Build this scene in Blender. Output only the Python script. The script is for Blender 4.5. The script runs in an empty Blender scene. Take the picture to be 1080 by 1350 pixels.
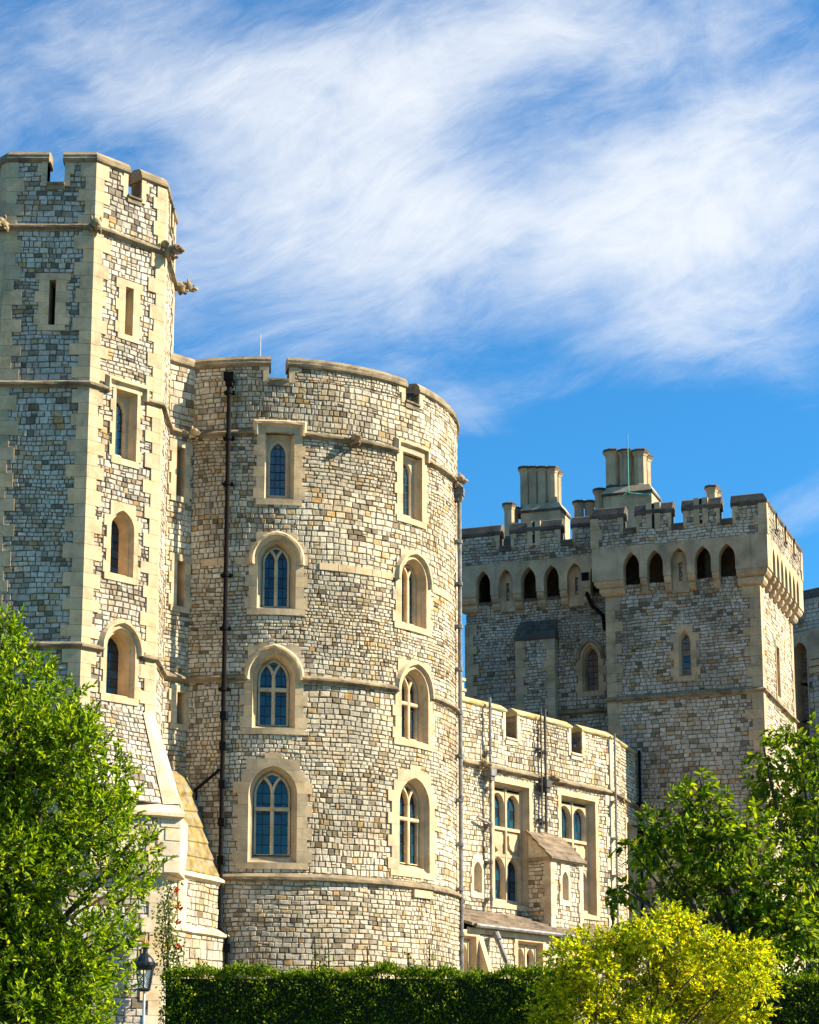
import bpy, math, random
import numpy as np
from mathutils import Vector, Matrix

# ------------------------------------------------------------------ camera, sky, sun, exposure
F, X0, Y0, TILT, EYE = 2800.0, 540.0, 899.0, math.atan(0.2074), 1.65
SC = bpy.context.scene
COL = SC.collection
cd = bpy.data.cameras.new('camera')
cam = bpy.data.objects.new('camera', cd)
COL.objects.link(cam)
cam.location = (0, 0, EYE)
cam.rotation_euler = (math.pi / 2 + TILT, 0, 0)
cd.sensor_fit = 'VERTICAL'
cd.sensor_height = 36.0
cd.lens = F / 1350 * 36.0
cd.shift_y = (Y0 - 675) / 1350
cd.clip_end = 3000
SC.camera = cam

SUN_EL, SUN_AZ = math.radians(35), math.radians(91)       # azimuth measured from +Y towards +X
SC.view_settings.view_transform = 'Standard'
SC.view_settings.look = 'None'
SC.view_settings.gamma = 1
SC.view_settings.exposure = 1.4
SC.view_settings.use_curve_mapping = False
SC.cycles.max_bounces = 6
SC.cycles.transparent_max_bounces = 8

sd = bpy.data.lights.new('sun', 'SUN')
sd.energy = 5.0
sd.angle = math.radians(0.5)
sd.color = (1.0, 0.885, 0.68)
sun = bpy.data.objects.new('sun', sd)
COL.objects.link(sun)
sv = Vector((math.cos(SUN_EL) * math.sin(SUN_AZ), math.cos(SUN_EL) * math.cos(SUN_AZ), math.sin(SUN_EL)))
sun.rotation_euler = sv.to_track_quat('Z', 'Y').to_euler()
sun.location = sv * 100


class NT:
    """tiny node-tree helper"""
    def __init__(s, tree):
        s.t = tree
        s.N = tree.nodes
        s.L = tree.links

    def n(s, typ, **kw):
        nd = s.N.new(typ)
        for k, v in kw.items():
            if k.startswith('i_'):
                key = k[2:]
                nd.inputs[int(key) if key.isdigit() else key.replace('_', ' ')].default_value = v
            else:
                setattr(nd, k, v)
        return nd

    def l(s, a, b):
        s.L.new(a, b)

    def math(s, op, a, b=None, clamp=False):
        nd = s.N.new('ShaderNodeMath')
        nd.operation = op
        nd.use_clamp = clamp
        for i, v in enumerate((a, b)):
            if v is None:
                continue
            if hasattr(v, 'is_linked'):
                s.l(v, nd.inputs[i])
            else:
                nd.inputs[i].default_value = v
        return nd.outputs[0]

    def mix(s, fac, a, b, mode='MIX'):
        nd = s.N.new('ShaderNodeMix')
        nd.data_type = 'RGBA'
        nd.blend_type = mode
        nd.clamp_factor = True
        for i, v in ((0, fac), (6, a), (7, b)):
            if hasattr(v, 'is_linked'):
                s.l(v, nd.inputs[i])
            elif i == 0:
                nd.inputs[0].default_value = v
            else:
                nd.inputs[i].default_value = (*v, 1) if len(v) == 3 else v
        return nd.outputs[2]

    def ramp(s, fac, stops, interp='LINEAR'):
        nd = s.N.new('ShaderNodeValToRGB')
        r = nd.color_ramp
        r.interpolation = interp
        while len(r.elements) < len(stops):
            r.elements.new(0.5)
        for e, (p, c) in zip(r.elements, stops):
            e.position = p
            e.color = (*c, 1) if len(c) == 3 else c
        s.l(fac, nd.inputs[0])
        return nd.outputs[0]

    def noise(s, vec, scale, detail=3, rough=0.55, dist=0.0):
        nd = s.n('ShaderNodeTexNoise')
        nd.inputs['Scale'].default_value = scale
        nd.inputs['Detail'].default_value = detail
        nd.inputs['Roughness'].default_value = rough
        nd.inputs['Distortion'].default_value = dist
        s.l(vec, nd.inputs['Vector'])
        return nd.outputs[0]

    def smooth(s, val, a, b, lo=0.0, hi=1.0):
        nd = s.n('ShaderNodeMapRange')
        nd.interpolation_type = 'SMOOTHSTEP'
        for i, v in enumerate((a, b, lo, hi)):
            nd.inputs[i + 1].default_value = v
        s.l(val, nd.inputs[0])
        return nd.outputs[0]


def build_world():
    w = bpy.data.worlds.new('World')
    SC.world = w
    w.use_nodes = True
    w.node_tree.nodes.clear()
    t = NT(w.node_tree)
    out = t.n('ShaderNodeOutputWorld')
    bg = t.n('ShaderNodeBackground')
    bg.inputs['Strength'].default_value = 0.046
    sky = t.n('ShaderNodeTexSky', sky_type='NISHITA', sun_disc=False, sun_elevation=SUN_EL, sun_rotation=SUN_AZ,
              altitude=100, air_density=1.0, dust_density=0.4, ozone_density=3.0)
    tint = t.mix(1.0, sky.outputs[0], (0.38, 1.21, 1.66), 'MULTIPLY')
    tc = t.n('ShaderNodeTexCoord')
    sep = t.n('ShaderNodeSeparateXYZ')
    t.l(tc.outputs['Generated'], sep.inputs[0])
    ay = t.math('MAXIMUM', t.math('ABSOLUTE', sep.outputs[1]), 0.08)
    qx = t.math('DIVIDE', sep.outputs[0], ay)
    qz = t.math('DIVIDE', sep.outputs[2], ay)
    cmb = t.n('ShaderNodeCombineXYZ')
    t.l(qx, cmb.inputs[0])
    t.l(qz, cmb.inputs[1])
    q = cmb.outputs[0]
    # warp
    wn = t.n('ShaderNodeTexNoise')
    wn.inputs['Scale'].default_value = 7
    wn.inputs['Detail'].default_value = 3
    t.l(q, wn.inputs['Vector'])
    sub = t.n('ShaderNodeVectorMath', operation='SUBTRACT')
    t.l(wn.outputs['Color'], sub.inputs[0])
    sub.inputs[1].default_value = (.5, .5, .5)
    scl = t.n('ShaderNodeVectorMath', operation='SCALE')
    t.l(sub.outputs[0], scl.inputs[0])
    scl.inputs['Scale'].default_value = 0.06
    add = t.n('ShaderNodeVectorMath', operation='ADD')
    t.l(q, add.inputs[0])
    t.l(scl.outputs[0], add.inputs[1])
    mp = t.n('ShaderNodeMapping')
    mp.vector_type = 'TEXTURE'
    mp.inputs['Rotation'].default_value = (0, 0, math.radians(22))
    mp.inputs['Scale'].default_value = (1.0, 0.36, 1)
    t.l(add.outputs[0], mp.inputs[0])
    streak = t.noise(mp.outputs[0], 8, 12, 0.68, 0.5)
    mp2 = t.n('ShaderNodeMapping')
    mp2.vector_type = 'TEXTURE'
    mp2.inputs['Rotation'].default_value = (0, 0, math.radians(28))
    mp2.inputs['Scale'].default_value = (1.0, 0.26, 1)
    t.l(add.outputs[0], mp2.inputs[0])
    fine = t.noise(mp2.outputs[0], 26, 10, 0.72, 0.9)
    mp3 = t.n('ShaderNodeMapping')
    mp3.vector_type = 'TEXTURE'
    mp3.inputs['Rotation'].default_value = (0, 0, math.radians(14))
    mp3.inputs['Scale'].default_value = (1.0, 0.62, 1)
    t.l(add.outputs[0], mp3.inputs[0])
    soft = t.noise(mp3.outputs[0], 10, 10, 0.60, 0.6)

    def blob(cx, cz, rx, rz, rot=0):
        m = t.n('ShaderNodeMapping')
        m.vector_type = 'TEXTURE'
        m.inputs['Location'].default_value = (cx, cz, 0)
        m.inputs['Rotation'].default_value = (0, 0, math.radians(rot))
        m.inputs['Scale'].default_value = (rx, rz, 1)
        t.l(q, m.inputs[0])
        ln = t.n('ShaderNodeVectorMath', operation='LENGTH')
        t.l(m.outputs[0], ln.inputs[0])
        return t.smooth(ln.outputs['Value'], 0.0, 1.0, 1.0, 0.0)

    def Q(px, py):
        d = ray(px, py)
        return d[0] / d[1], d[2] / d[1]
    k = 1 / 2800 / 0.93
    c = 1.18
    blobs = [(560, 120, 1000, 470, 0, 0.34), (60, 60, 420, 200, 15, .10), (820, 330, 500, 190, 6, 0.62), (990, 190, 260, 170, 0, 0.42), (640, 60, 620, 110, 14, 0.40), (160, 110, 330, 110, 20, 0.25),
             (480, 250, 260, 220, 60, 0.24), (330, 330, 330, 220, 20, 0.26), (1080, 650, 260, 60, 22, 0.42), (640, 570, 220, 60, -30, .22), (620, 560, 300, 70, 10, .16), (1000, 440, 260, 90, 5, 0.25), (560, 170, 300, 120, 30, .22)]
    tot = None
    for px, py, rx, ry, rot, amp in blobs:
        x, z = Q(px, py)
        bb = t.math('MULTIPLY', blob(x, z, rx * k, ry * k * c, rot), amp)
        tot = bb if tot is None else t.math('ADD', tot, bb)
    hx, hz = Q(800, 620)
    tot = t.math('SUBTRACT', tot, t.math('MULTIPLY', blob(hx, hz, 420 * k, 130 * k, 4), 0.62))
    d = t.math('ADD', t.math('MULTIPLY', streak, 0.80), t.math('MULTIPLY', fine, 0.30))
    d = t.math('ADD', d, t.math('MULTIPLY', soft, 0.85))
    d = t.math('ADD', d, tot)
    # unseen cloud added overhead and behind the viewer to whiten the fill light
    back = t.smooth(sep.outputs[2], 0.55, 0.85, 0.0, 0.10)
    rear = t.math('MULTIPLY', t.smooth(sep.outputs[1], -0.1, 0.25, 1.0, 0.0), t.smooth(sep.outputs[2], 0.42, 0.6, 0.0, 0.10))
    d = t.math('ADD', d, t.math('MAXIMUM', back, rear))
    dens = t.smooth(d, 0.95, 2.02, 0.0, 0.92)
    cl = t.mix(dens, tint, (8.2, 8.5, 8.8))
    t.l(cl, bg.inputs['Color'])
    t.l(bg.outputs[0], out.inputs[0])


def ray(px, py):
    u = (px - X0) / F
    v = (Y0 - py) / F
    return (u, math.cos(TILT) - v * math.sin(TILT), math.sin(TILT) + v * math.cos(TILT))


def at(px, py, Y):
    d = ray(px, py)
    s = Y / d[1]
    return Vector((d[0] * s, Y, EYE + d[2] * s))


def zat(px, py, Y):
    return at(px, py, Y).z


build_world()
rnd = random.Random(7)

# ------------------------------------------------------------------ materials


def new_mat(name):
    m = bpy.data.materials.new(name)
    m.use_nodes = True
    m.node_tree.nodes.clear()
    t = NT(m.node_tree)
    out = t.n('ShaderNodeOutputMaterial')
    p = t.n('ShaderNodeBsdfPrincipled')
    t.l(p.outputs[0], out.inputs[0])
    geo = t.n('ShaderNodeNewGeometry')
    return m, t, p, geo, out


def streaks(t, pos, col, amount):
    """old rain-wash and soot running down the masonry"""
    mp = t.n('ShaderNodeMapping')
    mp.inputs['Scale'].default_value = (2.6, 2.6, 0.16)
    t.l(pos, mp.inputs[0])
    n = t.noise(mp.outputs[0], 1.6, 6, 0.7, 0.3)
    return t.mix(t.smooth(n, 0.53, 0.74, 0.0, amount), col, t.mix(1.0, col, (.42, .37, .31), 'MULTIPLY'))


def mat_stone(name, stops, rough=0.9, bump=0.55, stain=0.25):
    m, t, p, g, out = new_mat(name)
    pos = g.outputs['Position']
    base = t.ramp(g.outputs['Random Per Island'], stops, 'LINEAR')
    n1 = t.noise(pos, 9, 5, 0.65)
    n2 = t.noise(pos, 45, 3, 0.6)
    n3 = t.noise(pos, 0.42, 4, 0.6)
    v = t.smooth(n1, 0.3, 0.72, 0.72, 1.12)
    v2 = t.smooth(n2, 0.3, 0.7, 0.86, 1.08)
    v3 = t.smooth(n3, 0.38, 0.62, 1 - stain, 1.08)
    vv = t.math('MULTIPLY', t.math('MULTIPLY', v, v2), v3)
    c = t.n('ShaderNodeCombineColor')
    for i in range(3):
        t.l(vv, c.inputs[i])
    col = t.mix(1.0, base, c.outputs[0], 'MULTIPLY')
    n4 = t.noise(pos, 0.8, 5, 0.65, 0.6)
    col = t.mix(t.smooth(n4, 0.47, 0.70, 0.0, 0.65), col, t.mix(1.0, col, (.80, .64, .45), 'MULTIPLY'))
    col = streaks(t, pos, col, .45)
    t.l(col, p.inputs['Base Color'])
    p.inputs['Roughness'].default_value = rough
    p.inputs['Specular IOR Level'].default_value = 0.25
    b = t.n('ShaderNodeBump')
    b.inputs['Strength'].default_value = bump
    b.inputs['Distance'].default_value = 0.03
    h = t.math('ADD', n1, t.math('MULTIPLY', n2, 0.35))
    t.l(h, b.inputs['Height'])
    t.l(b.outputs[0], p.inputs['Normal'])
    return m


def mat_plain(name, col, rough=0.85, var=0.2, scale=3.0, bump=0.2, spec=0.3, metal=0.0, col2=None, island=0.0, amount=(0.45, 0.65), bscale=30, bdist=0.01, wash=0.0):
    m, t, p, g, out = new_mat(name)
    pos = g.outputs['Position']
    n1 = t.noise(pos, scale, 5, 0.62)
    n2 = t.noise(pos, bscale, 4, 0.6)
    v = t.smooth(n1, 0.3, 0.7, 1 - var, 1 + var * 0.6)
    if island:
        v = t.math('MULTIPLY', v, t.smooth(g.outputs['Random Per Island'], 0, 1, 1 - island, 1 + island * 0.5))
    v = t.math('MULTIPLY', v, t.smooth(n2, 0.3, 0.7, 1 - var * .5, 1 + var * 0.3))
    c = t.n('ShaderNodeCombineColor')
    for i in range(3):
        t.l(v, c.inputs[i])
    base = col
    if col2 is not None:
        n3 = t.noise(pos, scale * 0.8, 6, 0.7, 0.4)
        base = t.mix(t.smooth(n3, *amount), col, col2)
    if island:
        base = t.mix(t.smooth(g.outputs['Random Per Island'], 0.25, 1.0, 0.0, 0.55), base, t.mix(1.0, base if hasattr(base, 'is_linked') else col, (.86, .74, .58), 'MULTIPLY'))
    fin = t.mix(1.0, base, c.outputs[0], 'MULTIPLY')
    if wash:
        fin = streaks(t, pos, fin, wash)
    t.l(fin, p.inputs['Base Color'])
    p.inputs['Roughness'].default_value = rough
    p.inputs['Metallic'].default_value = metal
    p.inputs['Specular IOR Level'].default_value = spec
    if bump:
        b = t.n('ShaderNodeBump')
        b.inputs['Strength'].default_value = bump
        b.inputs['Distance'].default_value = bdist
        t.l(n2, b.inputs['Height'])
        t.l(b.outputs[0], p.inputs['Normal'])
    return m


def mat_leaf(name, stops, trans=0.35, gloss=0.18):
    m, t, p, g, out = new_mat(name)
    col = t.ramp(g.outputs['Random Per Island'], stops)
    t.l(col, p.inputs['Base Color'])
    p.inputs['Roughness'].default_value = 0.55
    p.inputs['Specular IOR Level'].default_value = gloss
    tr = t.n('ShaderNodeBsdfTranslucent')
    bright = t.mix(1.0, col, (1.9, 1.7, 0.55), 'MULTIPLY')
    t.l(bright, tr.inputs['Color'])
    mx = t.n('ShaderNodeMixShader')
    mx.inputs[0].default_value = trans
    t.l(p.outputs[0], mx.inputs[1])
    t.l(tr.outputs[0], mx.inputs[2])
    t.l(mx.outputs[0], out.inputs[0])
    return m


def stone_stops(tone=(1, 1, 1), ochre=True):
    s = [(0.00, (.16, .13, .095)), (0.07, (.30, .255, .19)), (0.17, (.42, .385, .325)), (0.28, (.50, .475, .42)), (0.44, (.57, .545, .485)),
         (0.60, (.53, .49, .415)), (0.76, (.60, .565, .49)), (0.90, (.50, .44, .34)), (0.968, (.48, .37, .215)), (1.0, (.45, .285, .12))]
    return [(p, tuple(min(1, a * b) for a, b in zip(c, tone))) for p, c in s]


M = {}
M['stone_left'] = mat_stone('grey_heath_stone', stone_stops((1.04, .99, .93)), stain=0.22)
M['stone_round'] = mat_stone('cream_heath_stone', stone_stops((1.19, 1.10, .94)), stain=0.28)
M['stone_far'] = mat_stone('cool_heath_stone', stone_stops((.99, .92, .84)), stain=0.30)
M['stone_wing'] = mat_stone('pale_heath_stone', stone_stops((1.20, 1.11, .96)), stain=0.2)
M['mortar'] = mat_plain('dark_mortar', (.145, .118, .085), 0.95, 0.3, 6, 0.4)
M['lime'] = mat_plain('bath_stone', (.61, .465, .285), 0.88, 0.16, 2.2, 0.35, col2=(.46, .35, .21), island=0.22, wash=.5)
M['lime_pale'] = mat_plain('pale_limestone', (.65, .54, .385), 0.88, 0.16, 2.2, 0.35, col2=(.50, .40, .26), island=0.2, wash=.45)
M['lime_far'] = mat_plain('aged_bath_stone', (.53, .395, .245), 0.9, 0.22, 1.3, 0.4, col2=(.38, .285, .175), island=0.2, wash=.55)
M['coping'] = mat_plain('weathered_coping', (.30, .235, .145), 0.92, 0.28, 2.0, 0.5, col2=(.14, .115, .08), island=0.2)
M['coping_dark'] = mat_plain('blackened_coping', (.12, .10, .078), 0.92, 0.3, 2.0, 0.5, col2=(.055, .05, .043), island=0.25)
M['lichen'] = mat_plain('lichened_stone', (.25, .20, .12), 0.92, 0.4, 4.5, 0.6, col2=(.27, .18, .045), amount=(0.42, 0.60), wash=.6)
M['coping_lichen'] = mat_plain('lichened_coping', (.44, .36, .20), 0.92, 0.22, 2.4, 0.4, col2=(.42, .31, .09), amount=(0.45, 0.62))
M['gargoyle'] = mat_plain('carved_stone', (.34, .25, .14), 0.92, 0.4, 7, 0.6, col2=(.13, .10, .065))
M['pipe'] = mat_plain('lead_pipe', (.009, .009, .010), 0.75, 0.3, 5, 0.1, spec=0.08)
M['pipe_mid'] = mat_plain('grey_lead_pipe', (.06, .058, .056), 0.65, 0.3, 5, 0.1, spec=0.3)
M['pipe_pale'] = mat_plain('weathered_lead_pipe', (.20, .19, .18), 0.55, 0.35, 4, 0.1, spec=0.5, col2=(.09, .085, .08))
M['slate'] = mat_plain('stone_slates', (.22, .17, .12), 0.92, 0.3, 3.0, 0.5, col2=(.13, .10, .075), island=0.25)
M['lead'] = mat_plain('lead_came', (.016, .016, .018), 0.6, 0.1, 5, 0)
M['iron'] = mat_plain('black_iron', (.013, .013, .015), 0.35, 0.2, 8, 0.05, spec=0.6)
M['white_metal'] = mat_plain('pale_metal', (.62, .62, .62), 0.4, 0.15, 8, 0.0)
M['gold'] = mat_plain('gilding', (.70, .40, .06), 0.4, 0.2, 9, 0.1, metal=0.4)
M['red'] = mat_plain('red_enamel', (.30, .03, .02), 0.5, 0.2, 9, 0)
M['copper'] = mat_plain('verdigris_copper', (.10, .36, .30), 0.7, 0.2, 9, 0)
M['bark'] = mat_plain('bark', (.085, .062, .042), 0.95, 0.35, 8, 0.6)
M['lawn'] = mat_plain('lawn', (.05, .10, .018), 0.95, 0.35, 1.2, 0.6, col2=(.07, .11, .025))
M['gravel'] = mat_plain('pale_gravel', (.125, .10, .07), 0.95, 0.2, 2.0, 0.5)
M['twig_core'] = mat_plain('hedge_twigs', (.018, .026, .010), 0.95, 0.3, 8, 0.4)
M['leaf_bay'] = mat_leaf('bay_leaf', [(0, (.018, .048, .003)), (.3, (.066, .145, .004)), (.60, (.155, .265, .006)), (.84, (.27, .385, .008)), (1, (.46, .52, .012))], 0.38)
M['leaf_tree'] = mat_leaf('broad_leaf', [(0, (.020, .052, .004)), (.4, (.072, .140, .005)), (.8, (.18, .27, .007)), (1, (.36, .41, .010))], 0.42)
M['leaf_gold'] = mat_leaf('golden_leaf', [(0, (.05, .12, .004)), (.3, (.21, .32, .005)), (.60, (.50, .53, .007)), (1, (.84, .74, .010))], 0.40)
M['leaf_hedge'] = mat_leaf('hedge_leaf', [(0, (.018, .052, .003)), (.5, (.070, .140, .005)), (.85, (.20, .29, .006)), (1, (.40, .44, .010))], 0.36)
M['leaf_rose'] = mat_leaf('rose_leaf', [(0, (.05, .10, .012)), (.5, (.11, .17, .02)), (1, (.22, .25, .03))], 0.35)
M['petal'] = mat_leaf('rose_petal', [(0, (.35, .02, .015)), (1, (.5, .05, .03))], 0.2)


def glass_mat(name='leaded_glass', k=1.0, a=0.0):
    m, t, p, g, out = new_mat(name)
    r = t.ramp(g.outputs['Random Per Island'], [(0, (.002 * k + a, .012 * k + a, .022 * k + a)), (.5, (.003 * k + a, .026 * k + a, .042 * k + a)), (1, (.006 * k + a, .045 * k + a, .070 * k + a))])
    t.l(r, p.inputs['Base Color'])
    p.inputs['Roughness'].default_value = 0.07
    p.inputs['IOR'].default_value = 1.6
    n = t.noise(g.outputs['Position'], 6, 2, 0.5)
    b = t.n('ShaderNodeBump')
    b.inputs['Strength'].default_value = 0.12
    b.inputs['Distance'].default_value = 0.02
    t.l(n, b.inputs['Height'])
    t.l(b.outputs[0], p.inputs['Normal'])
    return m


M['glass'] = glass_mat('leaded_glass', 1.5)
M['glass_pale'] = glass_mat('curtained_glass', 1.2, .055)
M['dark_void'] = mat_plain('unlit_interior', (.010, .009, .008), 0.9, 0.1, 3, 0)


def lamp_glass():
    m, t, p, g, out = new_mat('lantern_glass')
    p.inputs['Base Color'].default_value = (.9, .93, .92, 1)
    p.inputs['Roughness'].default_value = 0.03
    p.inputs['Transmission Weight'].default_value = 0.9
    p.inputs['IOR'].default_value = 1.1
    return m


M['lamp_glass'] = lamp_glass()

# ------------------------------------------------------------------ walls and mesh building


class PG:
    """named parts of one thing: g('coping', key) hands out a mesh builder per separate piece"""
    def __init__(s, root, mats):
        s.root, s.mats, s.d = root, mats, {}

    def __call__(s, name, key=0):
        return s.d.setdefault((name, key), MB())

    def build(s):
        for (name, key), b in s.d.items():
            if b.f:
                b.build(name, s.mats[name], s.root)


class Flat:
    """vertical plane from a to b (left to right as seen from outside); u metres along it, d metres out of it"""
    curved = False

    def __init__(s, a, b):
        s.a = Vector((a[0], a[1]))
        s.b = Vector((b[0], b[1]))
        s.len = (s.b - s.a).length
        s.t = (s.b - s.a) / s.len
        s.n = Vector((s.t.y, -s.t.x))

    def p(s, u, z, d=0.0):
        q = s.a + s.t * u + s.n * d
        return (q.x, q.y, z)

    def off(s, d, e0=0.0, e1=0.0):
        a = s.a + s.n * d - s.t * e0
        b = s.b + s.n * d + s.t * e1
        return Flat(a, b)

    def uz(s, px, py):
        d = ray(px, py)
        k = s.a.dot(s.n) / (d[0] * s.n.x + d[1] * s.n.y)
        pt = Vector((d[0] * k, d[1] * k))
        return (pt - s.a).dot(s.t), EYE + d[2] * k


class Cyl:
    curved = True

    def __init__(s, c, R):
        s.c, s.R = Vector(c), R

    def p(s, u, z, d=0.0):
        th = u / s.R
        return (s.c.x + (s.R + d) * math.sin(th), s.c.y - (s.R + d) * math.cos(th), z)

    def uz(s, px, py):
        d = ray(px, py)
        a = d[0] ** 2 + d[1] ** 2
        b = -2 * (d[0] * s.c.x + d[1] * s.c.y)
        c = s.c.length_squared - s.R ** 2
        disc = max(0.0, b * b - 4 * a * c)
        k = (-b - math.sqrt(disc)) / (2 * a)
        x, y = d[0] * k - s.c.x, d[1] * k - s.c.y
        return s.R * math.atan2(x, -y), EYE + d[2] * k


class MB:
    def __init__(s):
        s.v, s.f, s.m, s.w = [], [], [], {}

    def island(s):
        s.w = {}

    def vert(s, co):
        k = (round(co[0], 4), round(co[1], 4), round(co[2], 4))
        i = s.w.get(k)
        if i is None:
            i = len(s.v)
            s.v.append(tuple(co))
            s.w[k] = i
        return i

    def face(s, cos, mat=0):
        ids = []
        for c in cos:
            i = s.vert(c)
            if i not in ids:
                ids.append(i)
        if len(ids) > 2:
            s.f.append(ids)
            s.m.append(mat)

    def build(s, name, mats, parent=None, smooth=False):
        me = bpy.data.meshes.new(name)
        me.from_pydata(s.v, [], s.f)
        for m in (mats if isinstance(mats, (list, tuple)) else [mats]):
            me.materials.append(m)
        me.polygons.foreach_set('material_index', s.m)
        if smooth:
            me.polygons.foreach_set('use_smooth', [True] * len(me.polygons))
        me.update()
        return link(name, me, parent)


def link(name, me, parent=None):
    o = bpy.data.objects.new(name, me)
    COL.objects.link(o)
    if parent is not None:
        o.parent = parent
        o.matrix_parent_inverse = Matrix.Translation(-wloc(parent))
    return o


def wloc(o):
    v = Vector((0, 0, 0))
    while o is not None:
        v = v + o.location + o.matrix_parent_inverse.translation
        o = o.parent
    return v


def thing(name, loc, label, cat, group=None):
    o = bpy.data.objects.new(name, None)
    COL.objects.link(o)
    o.location = loc
    o['label'] = label
    o['category'] = cat
    if group:
        o['group'] = group
    return o


def nseg(W, u0, u1, step=0.28):
    return max(1, int(math.ceil(abs(u1 - u0) / step))) if W.curved else 1


def patch(b, W, l0, r0, l1, r1, z0, z1, d, mat=0):
    """quad strip: left/right edges (l0,r0) at z0 and (l1,r1) at z1"""
    n = max(nseg(W, l0, r0), nseg(W, l1, r1))
    for i in range(n):
        a, c = i / n, (i + 1) / n
        b.face([W.p(l0 + (r0 - l0) * a, z0, d), W.p(l0 + (r0 - l0) * c, z0, d),
                W.p(l1 + (r1 - l1) * c, z1, d), W.p(l1 + (r1 - l1) * a, z1, d)], mat)


def box(b, W, u0, u1, z0, z1, d0, d1, mat=0, m0=0.0, m1=0.0):
    """block on a wall, d0 (back) to d1 (front); m0/m1 = mitre tangents at the two ends"""
    b.island()
    n = nseg(W, u0, u1)
    def U(k, d):
        a, c = u0 - m0 * d, u1 + m1 * d
        return a + (c - a) * k / n
    for k in range(n):
        A = [W.p(U(k, d), z, d) for d, z in ((d1, z0), (d1, z1), (d0, z1), (d0, z0))]
        B = [W.p(U(k + 1, d), z, d) for d, z in ((d1, z0), (d1, z1), (d0, z1), (d0, z0))]
        b.face([A[0], B[0], B[1], A[1]], mat)
        b.face([A[1], B[1], B[2], A[2]], mat)
        b.face([A[3], A[2], B[2], B[3]], mat)
        b.face([A[0], A[3], B[3], B[0]], mat)
        if k == 0:
            b.face(A, mat)
        if k == n - 1:
            b.face(B[::-1], mat)


def strip(b, W, pts, prof, mat=0, m0=0.0, m1=0.0, jit=.007):
    """sweep a closed profile [(offset in the wall plane, d)] along a polyline of (u,z) on wall W"""
    P = [Vector(p) for p in pts]
    if W.curved or jit:
        Q = [P[0]]
        for a, c in zip(P, P[1:]):
            n = max(1, int(math.ceil(abs(c.x - a.x) / (0.25 if W.curved else 0.34))))
            for i in range(1, n + 1):
                Q.append(a + (c - a) * i / n)
        P = Q
    ofs = []
    for i, p in enumerate(P):
        t0 = (P[i] - P[i - 1]).normalized() if i else None
        t1 = (P[i + 1] - P[i]).normalized() if i < len(P) - 1 else None
        if t0 is None:
            t0 = t1
        if t1 is None:
            t1 = t0
        n0, n1 = Vector((-t0.y, t0.x)), Vector((-t1.y, t1.x))
        mm = n0 + n1
        if mm.length < 1e-6:
            mm = n0
        mm.normalize()
        ofs.append(mm / max(0.35, mm.dot(n0)))
    b.island()
    rings = []
    for i, p in enumerate(P):
        r = []
        for o, d in prof:
            if jit and 0 < i < len(P) - 1 and d > 0:
                o, d = o + rnd.uniform(-jit, jit), d + rnd.uniform(-jit, jit)
            q = p + ofs[i] * o
            u = q.x
            if i == 0:
                u -= m0 * d
            if i == len(P) - 1:
                u += m1 * d
            r.append(W.p(u, q.y, d))
        rings.append(r)
    k = len(prof)
    for a, c in zip(rings, rings[1:]):
        for j in range(k):
            b.face([a[j], a[(j + 1) % k], c[(j + 1) % k], c[j]], mat)
    b.face(rings[0][::-1], mat)
    b.face(rings[-1], mat)


STRING = [(.11, -.02), (.11, .02), (.02, .15), (-.03, .15), (-.07, .07), (-.11, .05), (-.11, -.02)]
HOOD = [(.10, -.02), (.09, .06), (.03, .15), (-.03, .15), (-.06, .07), (-.09, .05), (-.09, -.02)]


def cover_int(u0, u1, blocked):
    out, x = [], u0
    for a, c in sorted(blocked):
        if c <= x:
            continue
        if a > x:
            out.append((x, min(a, u1)))
        x = max(x, c)
        if x >= u1:
            break
    if x < u1:
        out.append((x, u1))
    return [(a, c) for a, c in out if c - a > 0.01]


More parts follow.
